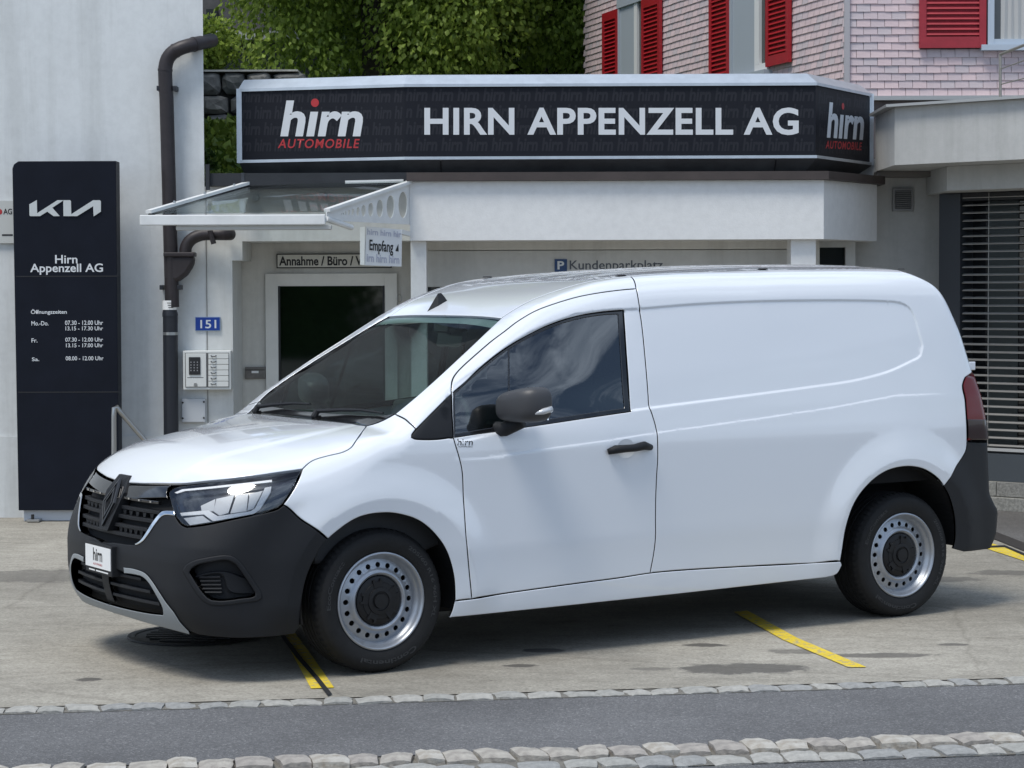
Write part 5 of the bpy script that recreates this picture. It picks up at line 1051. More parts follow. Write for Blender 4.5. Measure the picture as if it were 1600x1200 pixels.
# side plate with holes: local plane from the front corner to the wall
A0, A1 = P3(509, 340, YC + .02), P3(641, 320, YF + .01); dx_ = (A1 - A0) * (1, 1, 0); Ln = np.linalg.norm(dx_); dx_ /= Ln; nn_ = np.array([-dx_[1], dx_[0], 0])
def pl2(px, py): q = hit(px, py, A0, nn_); return (float(np.dot(q - A0, dx_)), float(q[2]))
outl = [pl2(510.5, 331), pl2(510.5, 338), pl2(536, 345.5), pl2(641, 351), pl2(641, 287), ]
hp7 = lambda x, y: (500 + x / 7.5, 270 + y / 7.5)
holes_ = [(973, 375, 52, 155), (827, 398, 46, 133), (702, 418, 39, 103), (596, 432, 31, 82), (511, 444, 26, 68), (446, 453, 20, 52), (386, 461, 16, 43), (340, 468, 13, 34), (300, 475, 9, 27), (272, 480, 6, 18), (250, 484, 5, 12)]
pts = []; ed = []; loops_ = []
def addloop(P): 
    b0 = len(pts); pts.extend(P); ed.extend((b0 + i, b0 + (i + 1) % len(P)) for i in range(len(P))); loops_.append(np.array(P))
addloop(outl)
for hx, hy, rx, ry in holes_: addloop([pl2(*hp7(hx + rx * math.cos(a), hy + ry * math.sin(a))) for a in np.linspace(0, 2 * math.pi, 21)[:-1]])
V2, _, F2, *_ = delaunay_2d_cdt([Vector(p) for p in pts], ed, [], 0, 1e-6); F_ = []
for q in F2:
    c3 = np.mean([V2[i] for i in q], 0); X_, Y_ = np.array([c3[0]]), np.array([c3[1]])
    if sdpoly(loops_[0], X_, Y_)[0] < 0 and all(sdpoly(l_, X_, Y_)[0] > 0 for l_ in loops_[1:]): F_.append(tuple(q))
w3 = lambda v, d: tuple(A0 * (1, 1, 0) + dx_ * v[0] + nn_ * d + np.array([0, 0, v[1]]))
nv = len(V2); mb = MB(); mb.add([w3(v, 0) for v in V2] + [w3(v, .008) for v in V2], F_ + [tuple(i + nv for i in q[::-1]) for q in F_])
for l_ in loops_:
    n = len(l_); mb.add([w3(v, 0) for v in l_] + [w3(v, .008) for v in l_], [(i, (i + 1) % n, n + (i + 1) % n, n + i) for i in range(n)])
mb.ob('side_plate', white_metal, CN)
bar('plate_flange', hit(510.5, 328.5, A0, nn_), hit(641, 284, A0, nn_) , .05, .022, white_metal, CN)
mb = MB(); mb.tube([P3(509, 342, YC + .03), P3(549, 355.5, YC + .3)], .021, 12); mb.ob('drain_spout', white_metal, CN, True, 50)
mb = MB(); Q = [(325.5, 317.5), (387, 309), (380.5, 334), (327, 334)]; A = [P3(*p, 16.35) for p in Q]; mb.add([tuple(p) for p in A] + [tuple(p + (0, .05, 0)) for p in A], [(3, 2, 1, 0), (4, 5, 6, 7), (0, 1, 5, 4), (1, 2, 6, 5), (2, 3, 7, 6), (3, 0, 4, 7)]); mb.ob('lamp_panel', mat('lamp_panel_white', (.80, .82, .82), .4), CN)
# hanging Empfang sign
ES = wthing('hanging_sign', 'small white hanging sign with arrow beneath the canopy side plate', 'sign', tuple(P3(596, 416, 16.4)))
Q = [(572, 353.5), (628, 359), (627, 416.5), (570, 414.5)]; A = [P3(*p, y) for p, y in zip(Q, (16.35, 16.55, 16.55, 16.35))]; ob_ = np.array((0, .04, 0))
mb = MB(); mb.add([tuple(p) for p in A] + [tuple(p + ob_) for p in A], [(0, 1, 2, 3), (7, 6, 5, 4), (0, 4, 5, 1), (1, 5, 6, 2), (2, 6, 7, 3), (3, 7, 4, 0)]); mb.ob('sign_panel', mat('sign_white', (.70, .71, .72), .4), ES)
Q2 = [(562.5, 355), (570.5, 354), (569.5, 414.5), (562.5, 413.5)]; A2 = [P3(*p, 16.34) for p in Q2]; mb = MB(); mb.add([tuple(p) for p in A2] + [tuple(p + (0, .05, 0)) for p in A2], [(0, 1, 2, 3), (7, 6, 5, 4), (0, 4, 5, 1), (1, 5, 6, 2), (2, 6, 7, 3), (3, 7, 4, 0)]); mb.ob('sign_edge', white_metal, ES)
bar('sign_bracket', P3(626, 362, 16.55), P3(640, 366, YF), .02, .035, white_metal, ES)
def quad_text(name, body, Q, y01, m, parent, off=.003, **k):
    me = fit_text(body, 0, 0, 1, 1, 0, **k); n = len(me.vertices); a = np.empty(n * 3); me.vertices.foreach_get('co', a); a = a.reshape(-1, 3)
    tl, tr, br_, bl = [P3(*p, y) for p, y in zip(Q, (y01[0], y01[1], y01[1], y01[0]))]; fx, fz = a[:, :1], a[:, 2:3]
    b_ = (bl * (1 - fx) + br_ * fx) * (1 - fz) + (tl * (1 - fx) + tr * fx) * fz; b_[:, 1] -= off; me.vertices.foreach_set('co', b_.ravel()); me.update(); return link(name, me, m, parent)
lilac = mat('lilac_print', (.42, .43, .52), .5)
quad_text('sign_lettering', 'Empfang', [(577.5, 374), (614.5, 377), (614.5, 400), (577.5, 396)], (16.37, 16.505), ink, ES, .004, bold=.02); quad_text('pattern_lettering', 'hirn hirn hir', [(574, 357), (627, 361.5), (627, 371), (574, 366.5)], (16.36, 16.545), lilac, ES, .004, bold=.02); quad_text('pattern_lettering', 'irn hirn hirn', [(573.5, 396), (624, 399.5), (624, 412), (573.5, 409)], (16.36, 16.54), lilac, ES, .004, bold=.02)
A = [P3(*p, 16.52) - (0, .004, 0) for p in ((622.5, 381), (623, 393), (617.5, 392.5))]; mb = MB(); mb.add([tuple(p) for p in A], [(0, 1, 2)]); mb.ob('arrow_mark', ink, ES)
# stair rail
HR = wthing('stair_rail', 'stainless steel handrail beside the black sign tower sloping down to the door', 'handrail', pq(178, 720, 16.2)); mb = MB(); mb.tube([pq(178, 790, 16.2), pq(178, 650, 16.2), pq(178.5, 638, 16.2), pq(182, 636, 16.22), pq(190, 646, 16.25), pq(228, 690, 16.3), pq(262, 726, 16.35)], .019, 12); mb.ob('rail', stainless, HR, True, 50)
# ------------------------------------------------------------------ big roof sign
SG = wthing('roof_sign', 'long black illuminated sign box with white company lettering on the flat roof', 'sign', (0.3, 16.9, 2.6))
YS = 16.9
SX = [(P3(374, 190, 17.25)), (P3(632, 188, YS)), (P3(1275, 190, YS)), (P3(1361, 200, 17.9))]
zf0, zf1 = ony(900, 244, YS)[1], ony(900, 135, YS)[1]
path = [np.array([p[0], p[1]]) for p in SX]
def offs(d):
    o = []
    for i in range(4):
        ds = []
        if i > 0: ds.append(path[i] - path[i - 1])
        if i < 3: ds.append(path[i + 1] - path[i])
        ns = [np.array([-d_[1], d_[0]]) / np.linalg.norm(d_) for d_ in ds]; n = sum(ns); n /= np.linalg.norm(n); o.append(path[i] + n * d / max(.5, np.dot(n, ns[0])))
    return o
def section(name, prof, m, seg=None, capped=True):
    """prof: list of (offset back, z) swept along the bent front of the sign box"""
    n = len(prof); rows = [offs(d) for d, _ in prof]; idx = range(4) if seg is None else seg
    mb = MB(); V = [(*rows[k][i], prof[k][1]) for i in idx for k in range(n)]; L_ = len(list(idx))
    F = [(i * n + k, (i + 1) * n + k, (i + 1) * n + (k + 1) % n, i * n + (k + 1) % n) for i in range(L_ - 1) for k in range(n)]
    if capped: F += [tuple(range(n)), tuple((L_ - 1) * n + k for k in range(n - 1, -1, -1))]
    mb.add(V, F); return mb.ob(name, m, SG)
section('sign_core', [(.012, zf0 - .01), (.012, zf1 + .01), (.4, zf1 + .01), (.4, zf0 - .01)], sign_black)
for i in range(3): section('sign_face', [(.004, zf0 + .004), (.004, zf1 - .004), (.0105, zf1 - .004), (.0105, zf0 + .004)], sign_black, (i, i + 1))
section('top_frame', [(-.012, zf1), (-.012, zf1 + .022), (.10, zf1 + .10), (.42, zf1 + .11), (.42, zf1 + .012), (.01, zf1 + .012)], alu)
section('bottom_frame', [(-.012, zf0 - .022), (-.012, zf0), (.01, zf0), (.01, zf0 - .022)], alu)
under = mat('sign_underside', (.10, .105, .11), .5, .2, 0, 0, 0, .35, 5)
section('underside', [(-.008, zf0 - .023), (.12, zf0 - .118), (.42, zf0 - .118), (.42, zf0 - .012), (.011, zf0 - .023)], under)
for i in (0, 3):
    p = path[i]; mb = MB(); e = .02; mb.box((p[0] - e, p[1] - .014, zf0 - .023), (p[0] + e, p[1] + .012, zf1 + .023)); mb.ob('end_frame', alu, SG)
for px in (688, 1212): xa = ony(px, 250, YS)[0]; mb = MB(); mb.prism([(-.014, zf0 - .03), (.124, zf0 - .124), (.124, zf0 - .116), (-.010, zf0 - .022)], (.006, 0, 0), (xa, YS, 0), (0, 1, 0), (0, 0, 1)); mb.ob('underside_joint', ink, SG)
for xx in (-.9, .2, 1.3, 2.2, -1.7): mb = MB(); mb.box((xx, YS + .2, zt2 + .06), (xx + .05, YS + .25, zf0 - .119)); mb.ob('sign_support', dark_grey, SG)
def face_text(name, body, px0, py0, px1, py1, seg, m, off=-.0022, dr=(0, 0), **k):
    """lettering on one face of the sign box, boxed by photo pixels (dr: drop of top / bottom edge towards the right)"""
    a, b_ = path[seg], path[seg + 1]; d = (b_ - a) / np.linalg.norm(b_ - a); n = np.array([d[1], -d[0], 0]); p0 = np.array([a[0], a[1], 0.]) + n * off
    me = fit_text(body, 0, 0, 1, 1, 0, **k); c_ = len(me.vertices); q = np.empty(c_ * 3); me.vertices.foreach_get('co', q); q = q.reshape(-1, 3)
    X = px0 + (px1 - px0) * q[:, 0]; yt = py0 + dr[0] * q[:, 0]; yb = py1 + dr[1] * q[:, 0]; Y = yb + (yt - yb) * q[:, 2]
    dd = ray(X, Y); o_ = np.array([0, 0, CH]); tt = np.dot(p0 - o_, n) / (dd @ n); me.vertices.foreach_set('co', (o_ + dd * tt[:, None]).ravel()); me.update(); o__ = link(name, me, m, SG)
    if name.startswith('pattern'): o__['kind'] = 'stuff'
    return o__
face_text('company_lettering', 'HIRN APPENZELL AG', 663, 168, 1248, 211, 1, white_letter, bold=.026, spacing=1.05)
def red_dot(px, py, r, seg):
    a, b_ = path[seg], path[seg + 1]; d = (b_ - a) / np.linalg.norm(b_ - a); n = np.array([d[1], -d[0], 0]); q = hit(px, py, (a[0], a[1], 0), n) + n * -.0015; V = [tuple(q + np.array([d[0], d[1], 0]) * r * math.cos(t_) + np.array([0, 0, r * math.sin(t_)])) for t_ in np.linspace(0, 2 * math.pi, 25)[:-1]]
    mb = MB(); mb.add(V, [tuple(range(24))]); mb.ob('logo_dot', sign_red, SG)
face_text('logo_lettering', 'hırn', 438, 157, 567, 213, 0, white_letter, bold=.03, shear=.16); red_dot(492, 160.5, .032, 0); face_text('logo_caption', 'AUTOMOBILE', 434, 217, 562, 231.5, 0, sign_red, bold=.012, shear=.2, spacing=1.15)
face_text('logo_lettering', 'hırn', 1292, 159, 1350, 215, 2, white_letter, bold=.03, shear=.16, dr=(8, 4)); red_dot(1317.5, 166, .026, 2); face_text('logo_caption', 'AUTOMOBILE', 1290, 219.5, 1347, 232, 2, sign_red, bold=.02, shear=.2, spacing=1.15, dr=(3, 3))
pat = 'hirn ' * 9
for r_ in range(4):
    face_text('pattern_lettering', ('rn ' if r_ % 2 else '') + 'hirn ' * (7 if r_ % 2 else 7) + 'hi', 378, 140 + r_ * 25.5, 629, 160 + r_ * 25.5, 0, sign_ghost, -.0034, bold=.03, shear=.16)
    face_text('pattern_lettering', ('n ' if r_ % 2 else '') + 'hirn ' * 16, 634, 137 + r_ * 26, 1272, 158 + r_ * 26, 1, sign_ghost, -.0034, bold=.03, shear=.16)
    face_text('pattern_lettering', 'hirn hirn hirn', 1279, 141 + r_ * 26, 1357, 161 + r_ * 26, 2, sign_ghost, -.0034, dr=(10 - r_ * 2, 9 - r_ * 2), bold=.03, shear=.16)
# ------------------------------------------------------------------ right-hand building
O_ = np.array([3.35, 17.5]); dr_ = np.array([.75, -.66]); dr_ /= np.linalg.norm(dr_); nr_ = np.array([-dr_[1], dr_[0]]) * -1       # nr_ towards the viewer
nr_ = np.array([-.66, -.75]) / np.linalg.norm((.66, .75))
RBD = wthing('office_building', 'grey rendered building with dark blind-covered window at the right edge', 'building', (O_[0], O_[1], 0))
def rp(px, py, off=0.):
    a = O_ + nr_ * off; q = hit(px, py, (a[0], a[1], 0), (nr_[0], nr_[1], 0)); return float(np.dot(q[:2] - a, dr_)), float(q[2])
def rbox(name, s0, s1, z0, z1, o0, o1, m, parent, bevel=0, **k):
    """box on the angled front: s along, o towards the viewer"""
    mb = MB(); P_ = [O_ + dr_ * s_ + nr_ * o__ for s_, o__ in ((s0, o1), (s1, o1), (s1, o0), (s0, o0))]
    mb.add([(*p, z0) for p in P_] + [(*p, z1) for p in P_], [(3, 2, 1, 0), (4, 5, 6, 7), (0, 1, 5, 4), (1, 2, 6, 5), (2, 3, 7, 6), (3, 0, 4, 7)]); return mb.ob(name, m, parent, bevel=bevel, **k)
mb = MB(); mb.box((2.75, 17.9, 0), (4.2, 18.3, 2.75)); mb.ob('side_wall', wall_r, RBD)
zw1 = rp(1500, 302)[1]; zw0 = rp(1560, 709)[1]; zg = rp(1560, 752)[1]; sW = 3.2
s_p = rp(1500, 400)[0]
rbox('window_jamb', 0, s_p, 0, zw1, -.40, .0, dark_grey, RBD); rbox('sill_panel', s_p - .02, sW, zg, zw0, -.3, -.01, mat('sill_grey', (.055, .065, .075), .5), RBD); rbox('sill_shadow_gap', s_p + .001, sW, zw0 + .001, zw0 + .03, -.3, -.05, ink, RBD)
gran = [mat('granite_block_%d' % i, c_, .75, 0, 0, .5, 60, .45, 45) for i, c_ in enumerate([(.27, .265, .24), (.24, .235, .215)])]
s = -.1; k = 0
while s < sW:
    rbox('granite_block', s, s + .62, zg - .115, zg - .002, -.3, .02, gran[k % 2], RBD, .004); rbox('granite_block', s - .2, s + .42 - .0, .0, zg - .119, -.3, .045, gran[(k + 1) % 2], RBD, .006); s += .625; k += 1
WN = rbox('window', s_p, sW, zw0 + .03, zw1, -.22, -.20, mat('window_dark', (.012, .014, .016), .05, 0, .2), RBD)
a1, a2 = rp(1524, 400)[0], rp(1572, 400)[0]; rbox('curtain', a1, a2, zw0 + .03, zw1, -.199, -.19, mat('curtain_grey', (.10, .115, .115), .8), WN); rbox('head_box', s_p, sW, zw1 - .06, zw1 - .001, -.19, -.02, ink, WN)
slat_m = mat('blind_slat', (.40, .39, .37), .42, .35)
zz = rp(1505, 309)[1]; zbot = zw0 + .058; nsl = 33; pitch = (zz - zbot) / (nsl - 1)
for k in range(nsl):
    z = zz - k * pitch; P_ = []
    for s_ in (s_p + .012, sW): 
        for o__, dz in ((-.085, .006), (-.060, .012), (-.035, .010), (-.015, .0), (-.0165, -.004), (-.036, .0055), (-.060, .0075), (-.084, .0015)): q = O_ + dr_ * s_ + nr_ * o__; P_.append((*q, z + dz))
    mb = MB(); mb.add(P_, [(i, (i + 1) % 8, 8 + (i + 1) % 8, 8 + i) for i in range(8)] + [tuple(range(7, -1, -1)), tuple(range(8, 16))]); mb.ob('blind_slat', slat_m, WN)
for px in (1543, 1640):
    s_ = rp(px, 500)[0]; q = O_ + dr_ * s_ + nr_ * -.012; mb = MB(); mb.tube([(*q, zbot), (*q, zw1)], .0025, 6); mb.ob('blind_cord', slat_m, WN)
rbox('blind_rail', s_p + .005, sW, zw0 + .018, zw0 + .042, -.09, -.012, mat('blind_rail', (.5, .5, .49), .4, .3), WN)
# slab above, with lower beam
zs0, zs1 = hit(1397, 258, (2.89, 16.86, 0), (*nr_, 0))[2], hit(1397, 168, (2.89, 16.86, 0), (*nr_, 0))[2]
c0 = np.array([2.89, 16.86]); c1 = c0 + dr_ * 3.0
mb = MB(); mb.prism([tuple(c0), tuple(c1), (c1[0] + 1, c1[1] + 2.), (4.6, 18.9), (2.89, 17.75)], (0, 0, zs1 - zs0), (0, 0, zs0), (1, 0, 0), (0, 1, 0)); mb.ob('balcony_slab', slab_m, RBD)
mb = MB(); e_ = nr_ * .03; mb.prism([tuple(c0 + e_ - (.05, 0)), tuple(c1 + e_), (c1[0] + 1, c1[1] + 2.), (4.6, 18.9), (2.84, 17.75)], (0, 0, .02), (0, 0, zs1 + .002), (1, 0, 0), (0, 1, 0)); mb.ob('slab_flashing', mat('zinc_flashing', (.42, .42, .41), .45, .5), RBD)
b0 = np.array([3.32, 17.04]); b1 = b0 + dr_ * 2.8; zb1 = zs0 - .002; zb0 = hit(1479, 298, (*b0, 0), (*nr_, 0))[2]
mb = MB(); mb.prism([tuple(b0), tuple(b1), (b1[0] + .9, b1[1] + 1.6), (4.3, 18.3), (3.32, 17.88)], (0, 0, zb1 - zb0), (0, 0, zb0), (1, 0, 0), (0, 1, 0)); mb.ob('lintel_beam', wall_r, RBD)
x0, a_, x1, b_ = RX(1371, 257, 1443, 274, 17.7); mb = MB(); mb.box((x0, 17.7, a_ - .01), (x1 + .1, 17.88, zs0 - .003)); mb.ob('soffit_trim', mat('soffit_brown', (.16, .15, .14), .7), RBD)
x0, a_, x1, b_ = RX(1394.5, 294, 1427, 330, 17.88); mb = MB(); mb.box((x0, 17.87, a_), (x1, 17.895, b_)); vent = mb.ob('vent_frame', mat('vent_grey', (.24, .24, .235), .5), RBD, bevel=.004); mb = MB(); mb.box((x0 + .02, 17.866, a_ + .02), (x1 - .02, 17.8695, b_ - .02)); mb.ob('vent_back', ink, vent)
for k in range(9): z = a_ + .028 + k * (b_ - a_ - .05) / 8.6; mb = MB(); mb.prism([(17.855, z), (17.866, z + .009), (17.8655, z + .012), (17.853, z + .003)], (x1 - x0 - .04, 0, 0), (x0 + .02, 0, 0), (0, 1, 0), (0, 0, 1)); mb.ob('vent_slat', mat('vent_grey', (.24, .24, .235), .5), vent)
# balcony rail
BR = wthing('balcony_rail', 'thin metal balcony railing on the slab at the upper right', 'railing', (3.6, 17.2, zs1)); rl = mat('rail_metal', (.30, .28, .25), .5, .6)
pA = P3(1563, 155, 17.6); pB = P3(1563, 85, 17.6); pC = P3(1640, 55, 16.9); pD = P3(1640, 145, 16.9)
for nm, a, b_ in (('post', pA - (0, 0, .05), pB), ('top_rail', pB, pC), ('post', pD, pC), ('wire', P3(1563, 108, 17.6), P3(1640, 80, 16.9)), ('wire', P3(1563, 132, 17.6), P3(1640, 112, 16.9))): mb = MB(); mb.tube([a, b_], .012 if nm != 'wire' else .005, 8); mb.ob(nm, rl, BR)
# ------------------------------------------------------------------ shingled house
YH = 19.5
cx_ = ony(1322, 80, YH)[0]; hl = np.array([-.30, .954]); hl /= np.linalg.norm(hl)
HS = wthing('shingled_house', 'pink wood-shingled house with red louvred shutters behind the sign', 'house', (cx_, YH, 0))
back_m = mat('shingle_gap', (.10, .085, .085), .9)
LEN = 6.9; pe = np.array([cx_, YH]) + hl * LEN; Z0, Z1 = 2.2, 6.2
mb = MB(); mb.prism([(cx_ + .012, YH + .012), (cx_ + 3.2, YH + .012), (cx_ + 3.2, YH + 8), tuple(pe + np.array([.3, .3])), tuple(pe + (.012, 0))], (0, 0, Z1 - Z0 + 2.2), (0, 0, 0), (1, 0, 0), (0, 1, 0)); mb.ob('wall_core', back_m, HS)
pink = [mat('pink_shingle_%d' % i, c_, .8, 0, 0, .2, 60, .10, 12) for i, c_ in enumerate([(.60, .475, .485), (.55, .455, .47), (.64, .505, .51), (.53, .46, .475)])]
shw, shh = .1225, .0665
SM = []
for pm in pink:
    mb = MB(); w_, h_ = shw - .004, shh + .004; mb.add([(0, -.010, 0), (w_, -.010, 0), (w_, 0, h_), (0, 0, h_), (0, .012, 0), (w_, .012, 0), (w_, .012, h_), (0, .012, h_)], [(0, 1, 2, 3), (0, 4, 5, 1), (1, 5, 6, 2), (3, 7, 4, 0)]); me = mb.mesh('shingle'); me.materials.append(pm); SM.append(me)
HWX = RX(1436, 0, 1700, 79, YH); hs_rng = random.Random(5)
zrow0 = ony(1400, 150, YH)[1]
count = 0
for r_ in range(17):
    z = zrow0 + r_ * shh
    for c__ in range(-1, 26):
        x = cx_ + .03 + (c__ + (.5 if r_ % 2 else 0)) * shw
        if x + shw / 2 < cx_ + .02: continue
        if x + shw / 2 > HWX[0] + .02 and z + shh / 2 > HWX[1] + .0: continue
        if z > 4.6 or count >= 300: continue
        o = bpy.data.objects.new('shingle', SM[hs_rng.choice((0, 0, 1, 1, 2, 3))]); COL.objects.link(o); o.parent = HS; o.matrix_parent_inverse = WCM[HS.name]; o.location = (x, YH + hs_rng.uniform(-.002, .001), z + hs_rng.uniform(-.002, .002)); count += 1
# left face: too narrow in the photo to pick apart singly -> one joined part
angL = math.atan2(hl[1], hl[0]); mbL = [MB() for _ in pink]; nin = np.array([hl[1], -hl[0]]) * -1; nout = np.array([-hl[1], hl[0]]); nout = nout if nout[1] < 0 or nout[0] < 0 else -nout
nout = np.array([-.954, -.30]); nout /= np.linalg.norm(nout)
def lp(px, py, off=0.):
    a = np.array([cx_, YH]) + nout * off; q = hit(px, py, (a[0], a[1], 0), (nout[0], nout[1], 0)); return float(np.dot(q[:2] - a, hl)), float(q[2])
ZTW = lp(985, 9)[1] + .1
B0 = np.array([cx_, YH])
WIN = [(1008, 972, 0, 140), (1204, 1148, 0, 109)]
openings = []
for pa_, pb_, y0, y1 in WIN: openings.append((lp(pa_, 60)[0], lp(pb_, 60)[0], lp(pa_, y1)[1]))
zr = lp(1300, 160)[1] - shh * 10
for r_ in range(36):
    z = zr + r_ * shh; n_ = int(LEN / shw) + 1
    for c__ in range(-1 if r_ % 2 else 0, n_):
        s0 = .03 + (c__ + (.5 if r_ % 2 else 0)) * shw; 
        if s0 + shw > LEN or any(a < s0 + shw / 2 < b_ and ZTW > z + shh / 2 > zz_ for a, b_, zz_ in openings): continue
        w_, h_ = shw - .004, shh + .004
        if s0 < .03: w_ -= .03 - s0; s0 = .03
        m_ = hs_rng.choice((0, 0, 1, 2, 2, 3)); V = []
        jz = hs_rng.uniform(-.002, .002)
        for (s_, o__, zz_) in ((s0, .010, z), (s0 + w_, .010, z), (s0 + w_, 0, z + h_), (s0, 0, z + h_), (s0, -.012, z), (s0 + w_, -.012, z)): q = B0 + hl * s_ + nout * o__; V.append((q[0], q[1], zz_ + jz))
        mbL[m_].add(V, [(1, 0, 3, 2), (0, 1, 5, 4)])
mbA = MB(); mids = []
for i, m_ in enumerate(mbL): mbA.add(m_.v, m_.f); mids += [i] * len(m_.f)
o = mbA.ob('shingle_cladding', pink[0], HS, kind='stuff'); [o.data.materials.append(p) for p in pink[1:]]; o.data.polygons.foreach_set('material_index', mids)
corner_m = mat('corner_board', (.40, .38, .39), .6); mb = MB(); mb.box((cx_ - .02, YH - .03, Z0), (cx_ + .028, YH + .02, Z1 + 1)); mb.ob('corner_board', corner_m, HS)
red_s = mat('red_shutter_paint', (.36, .010, .018), .45, 0, .1, 0, 0, .15, 10)
def shutter(org, ax, nrm, w, z0, z1, m=red_s):
    """frame + louvres ; org xy at one lower corner, ax along, nrm outwards"""
    org, ax, nrm = np.array(org, float), np.array(ax, float), np.array(nrm, float); fw = min(.06, w * .18)
    def bx_(s0, s1, a, b_, o0, o1):
        P_ = [org + ax * s_ + nrm * o__ for s_, o__ in ((s0, o1), (s1, o1), (s1, o0), (s0, o0))]; V = [(*p, a) for p in P_] + [(*p, b_) for p in P_]; return V, [(3, 2, 1, 0), (4, 5, 6, 7), (0, 1, 5, 4), (1, 2, 6, 5), (2, 3, 7, 6), (3, 0, 4, 7)]
    mb = MB(); [mb.add(*bx_(*q)) for q in ((0, fw, z0, z1, .02, .055), (w - fw, w, z0, z1, .02, .055), (fw + .0005, w - fw - .0005, z0, z0 + fw * 1.6, .021, .054), (fw + .0005, w - fw - .0005, z1 - fw * 1.6, z1, .021, .054), (fw, w - fw, z0 + .02, z1 - .02, .018, .024))]
    sh = mb.ob('shutter', m, HS); z = z0 + fw * 1.6 + .012
    while z < z1 - fw * 1.6 - .02:
        P_ = []
        for s_ in (fw, w - fw):
            for o__, dz in ((.026, .030), (.030, .034), (.052, .004), (.048, .0)): q = org + ax * s_ + nrm * o__; P_.append((*q, z + dz))
        mb = MB(); mb.add(P_, [(i, (i + 1) % 4, 4 + (i + 1) % 4, 4 + i) for i in range(4)]); mb.ob('louvre', m, sh); z += .045
    return sh
ztopw = lp(985, 9)[1]
for (pa_, pb_, zb_, zt_) in ((971, 947.5, None, ztopw), (1037.5, 1009, None, ztopw), (1146, 1115, None, ztopw), (1240, 1204, 101, ztopw)):
    s0, s1 = lp(pa_, 60)[0], lp(pb_, 60)[0]; zlo = lp((pa_ + pb_) / 2, zb_)[1] if zb_ else 3.0
    shutter(B0 + hl * s0, hl, nout, s1 - s0, zlo, zt_)
frm = mat('window_frame_grey', (.36, .40, .44), .5); wht = mat('window_white', (.70, .70, .69), .45); wgl = mat('house_glass', (.03, .035, .035), .06, 0, .4)
for (a, b_, zz_) in openings:
    def lbox(name, s0, s1, z0, z1, o0, o1, m, par):
        P_ = [B0 + hl * s_ + nout * o__ for s_, o__ in ((s0, o1), (s1, o1), (s1, o0), (s0, o0))]; mb = MB(); mb.add([(*p, z0) for p in P_] + [(*p, z1) for p in P_], [(3, 2, 1, 0), (4, 5, 6, 7), (0, 1, 5, 4), (1, 2, 6, 5), (2, 3, 7, 6), (3, 0, 4, 7)]); return mb.ob(name, m, par)
    wn = lbox('window', a, b_, zz_, ztopw, -.011, .006, wgl, HS); lbox('lintel', a - .04, b_ + .04, ztopw + .001, ztopw + .10, -.005, .05, frm, wn); q = b_ - a
    lbox('reveal_panel', a + q * .35, b_ - .02, zz_, ztopw, .007, .03, frm, wn); lbox('window_frame', a + .003, a + q * .35 - .001, zz_ + .002, zz_ + .07, .0065, .035, wht, wn); lbox('window_frame', a + q * .22, a + q * .35 - .002, zz_ + .0705, ztopw, .0066, .036, wht, wn); lbox('casing', b_ - .019, b_ + .04, zz_ - .02, ztopw, .007, .045, frm, wn); lbox('sill', a - .05, b_ + .05, zz_ - .04, zz_ - .001, .0, .09, frm, wn)
# front face window and shutter
x0, a_, x1, b_ = RX(1436, 0, 1540, 75, YH - .03); shutter((x0, YH - .002), (1, 0), (0, -1), x1 - x0, a_, 4.62, mat('red_shutter_weathered', (.33, .020, .032), .5, 0, 0, 0, 0, .15, 10))
x0, a_, x1, b_ = RX(1546, 0, 1720, 70, YH - .01); mb = MB(); mb.box((x0, YH - .004, a_), (x1, YH + .01, 4.6)); wn = mb.ob('window', wgl, HS)
for bx_ in (((x0 - .02, YH - .05, a_ - .001), (x0 + .035, YH - .0045, 4.6)), ((x0 + .0355, YH - .045, a_ - .001), (x1, YH - .0045, a_ + .05)), ): mb = MB(); mb.box(*bx_); mb.ob('window_frame', mat('pale_blue_frame', (.42, .48, .55), .5), wn)
mb = MB(); mb.box((x0 - .08, YH - .09, a_ - .05), (x1, YH - .001, a_ - .002)); mb.ob('window_sill', mat('pale_blue_frame', (.42, .48, .55), .5), wn)
mb = MB(); n = 14; V = []
for k in range(n): xx = x0 + .10 + k * .03; V += [(xx, YH - .006 - .012 * (k % 2), a_ + .05), (xx + .01 * math.sin(k), YH - .006 - .012 * (k % 2), 4.6)]
mb.add(V, [(2 * k, 2 * k + 2, 2 * k + 3, 2 * k + 1) for k in range(n - 1)]); mb.ob('curtain', mat('net_curtain', (.42, .42, .41), .8), wn)
mb = MB(); mb.box((cx_ - .03, YH - .06, ony(1400, 150, YH)[1] - .04), (cx_ + 3, YH - .012, ony(1400, 150, YH)[1] - .003)); mb.ob('base_flashing', mat('zinc_flashing', (.42, .42, .41), .45, .5), HS)
# ------------------------------------------------------------------ bank, stone wall, trees, hedge behind
bank_m, t, b, co = node_mat('bank_grass', .95, .2); c = ramp_(t, nz_(t, co, 3, 8, .7), [(.3, (.018, .035, .008)), (.7, (.07, .10, .02))]); t.links.new(c, b.inputs['Base Color'])
mb = MB(); NX, NY = 24, 14
for j in range(NY + 1):
    for i in range(NX + 1):
        x = -9 + i * .75; y = 19.2 + j * 1.5; mb.v.append((x, y, min(2.25 + (y - 19.2) * .24, 3.35 + .02 * (y - 24)) + .06 * math.sin(x * 1.7 + y) + .1 * math.sin(x * .9 - y * 1.3)))
mb.f += [(j * (NX + 1) + i, j * (NX + 1) + i + 1, (j + 1) * (NX + 1) + i + 1, (j + 1) * (NX + 1) + i) for j in range(NY) for i in range(NX)]; mb.ob('grass_bank', bank_m, None, True, kind='structure')
YB = 24.2
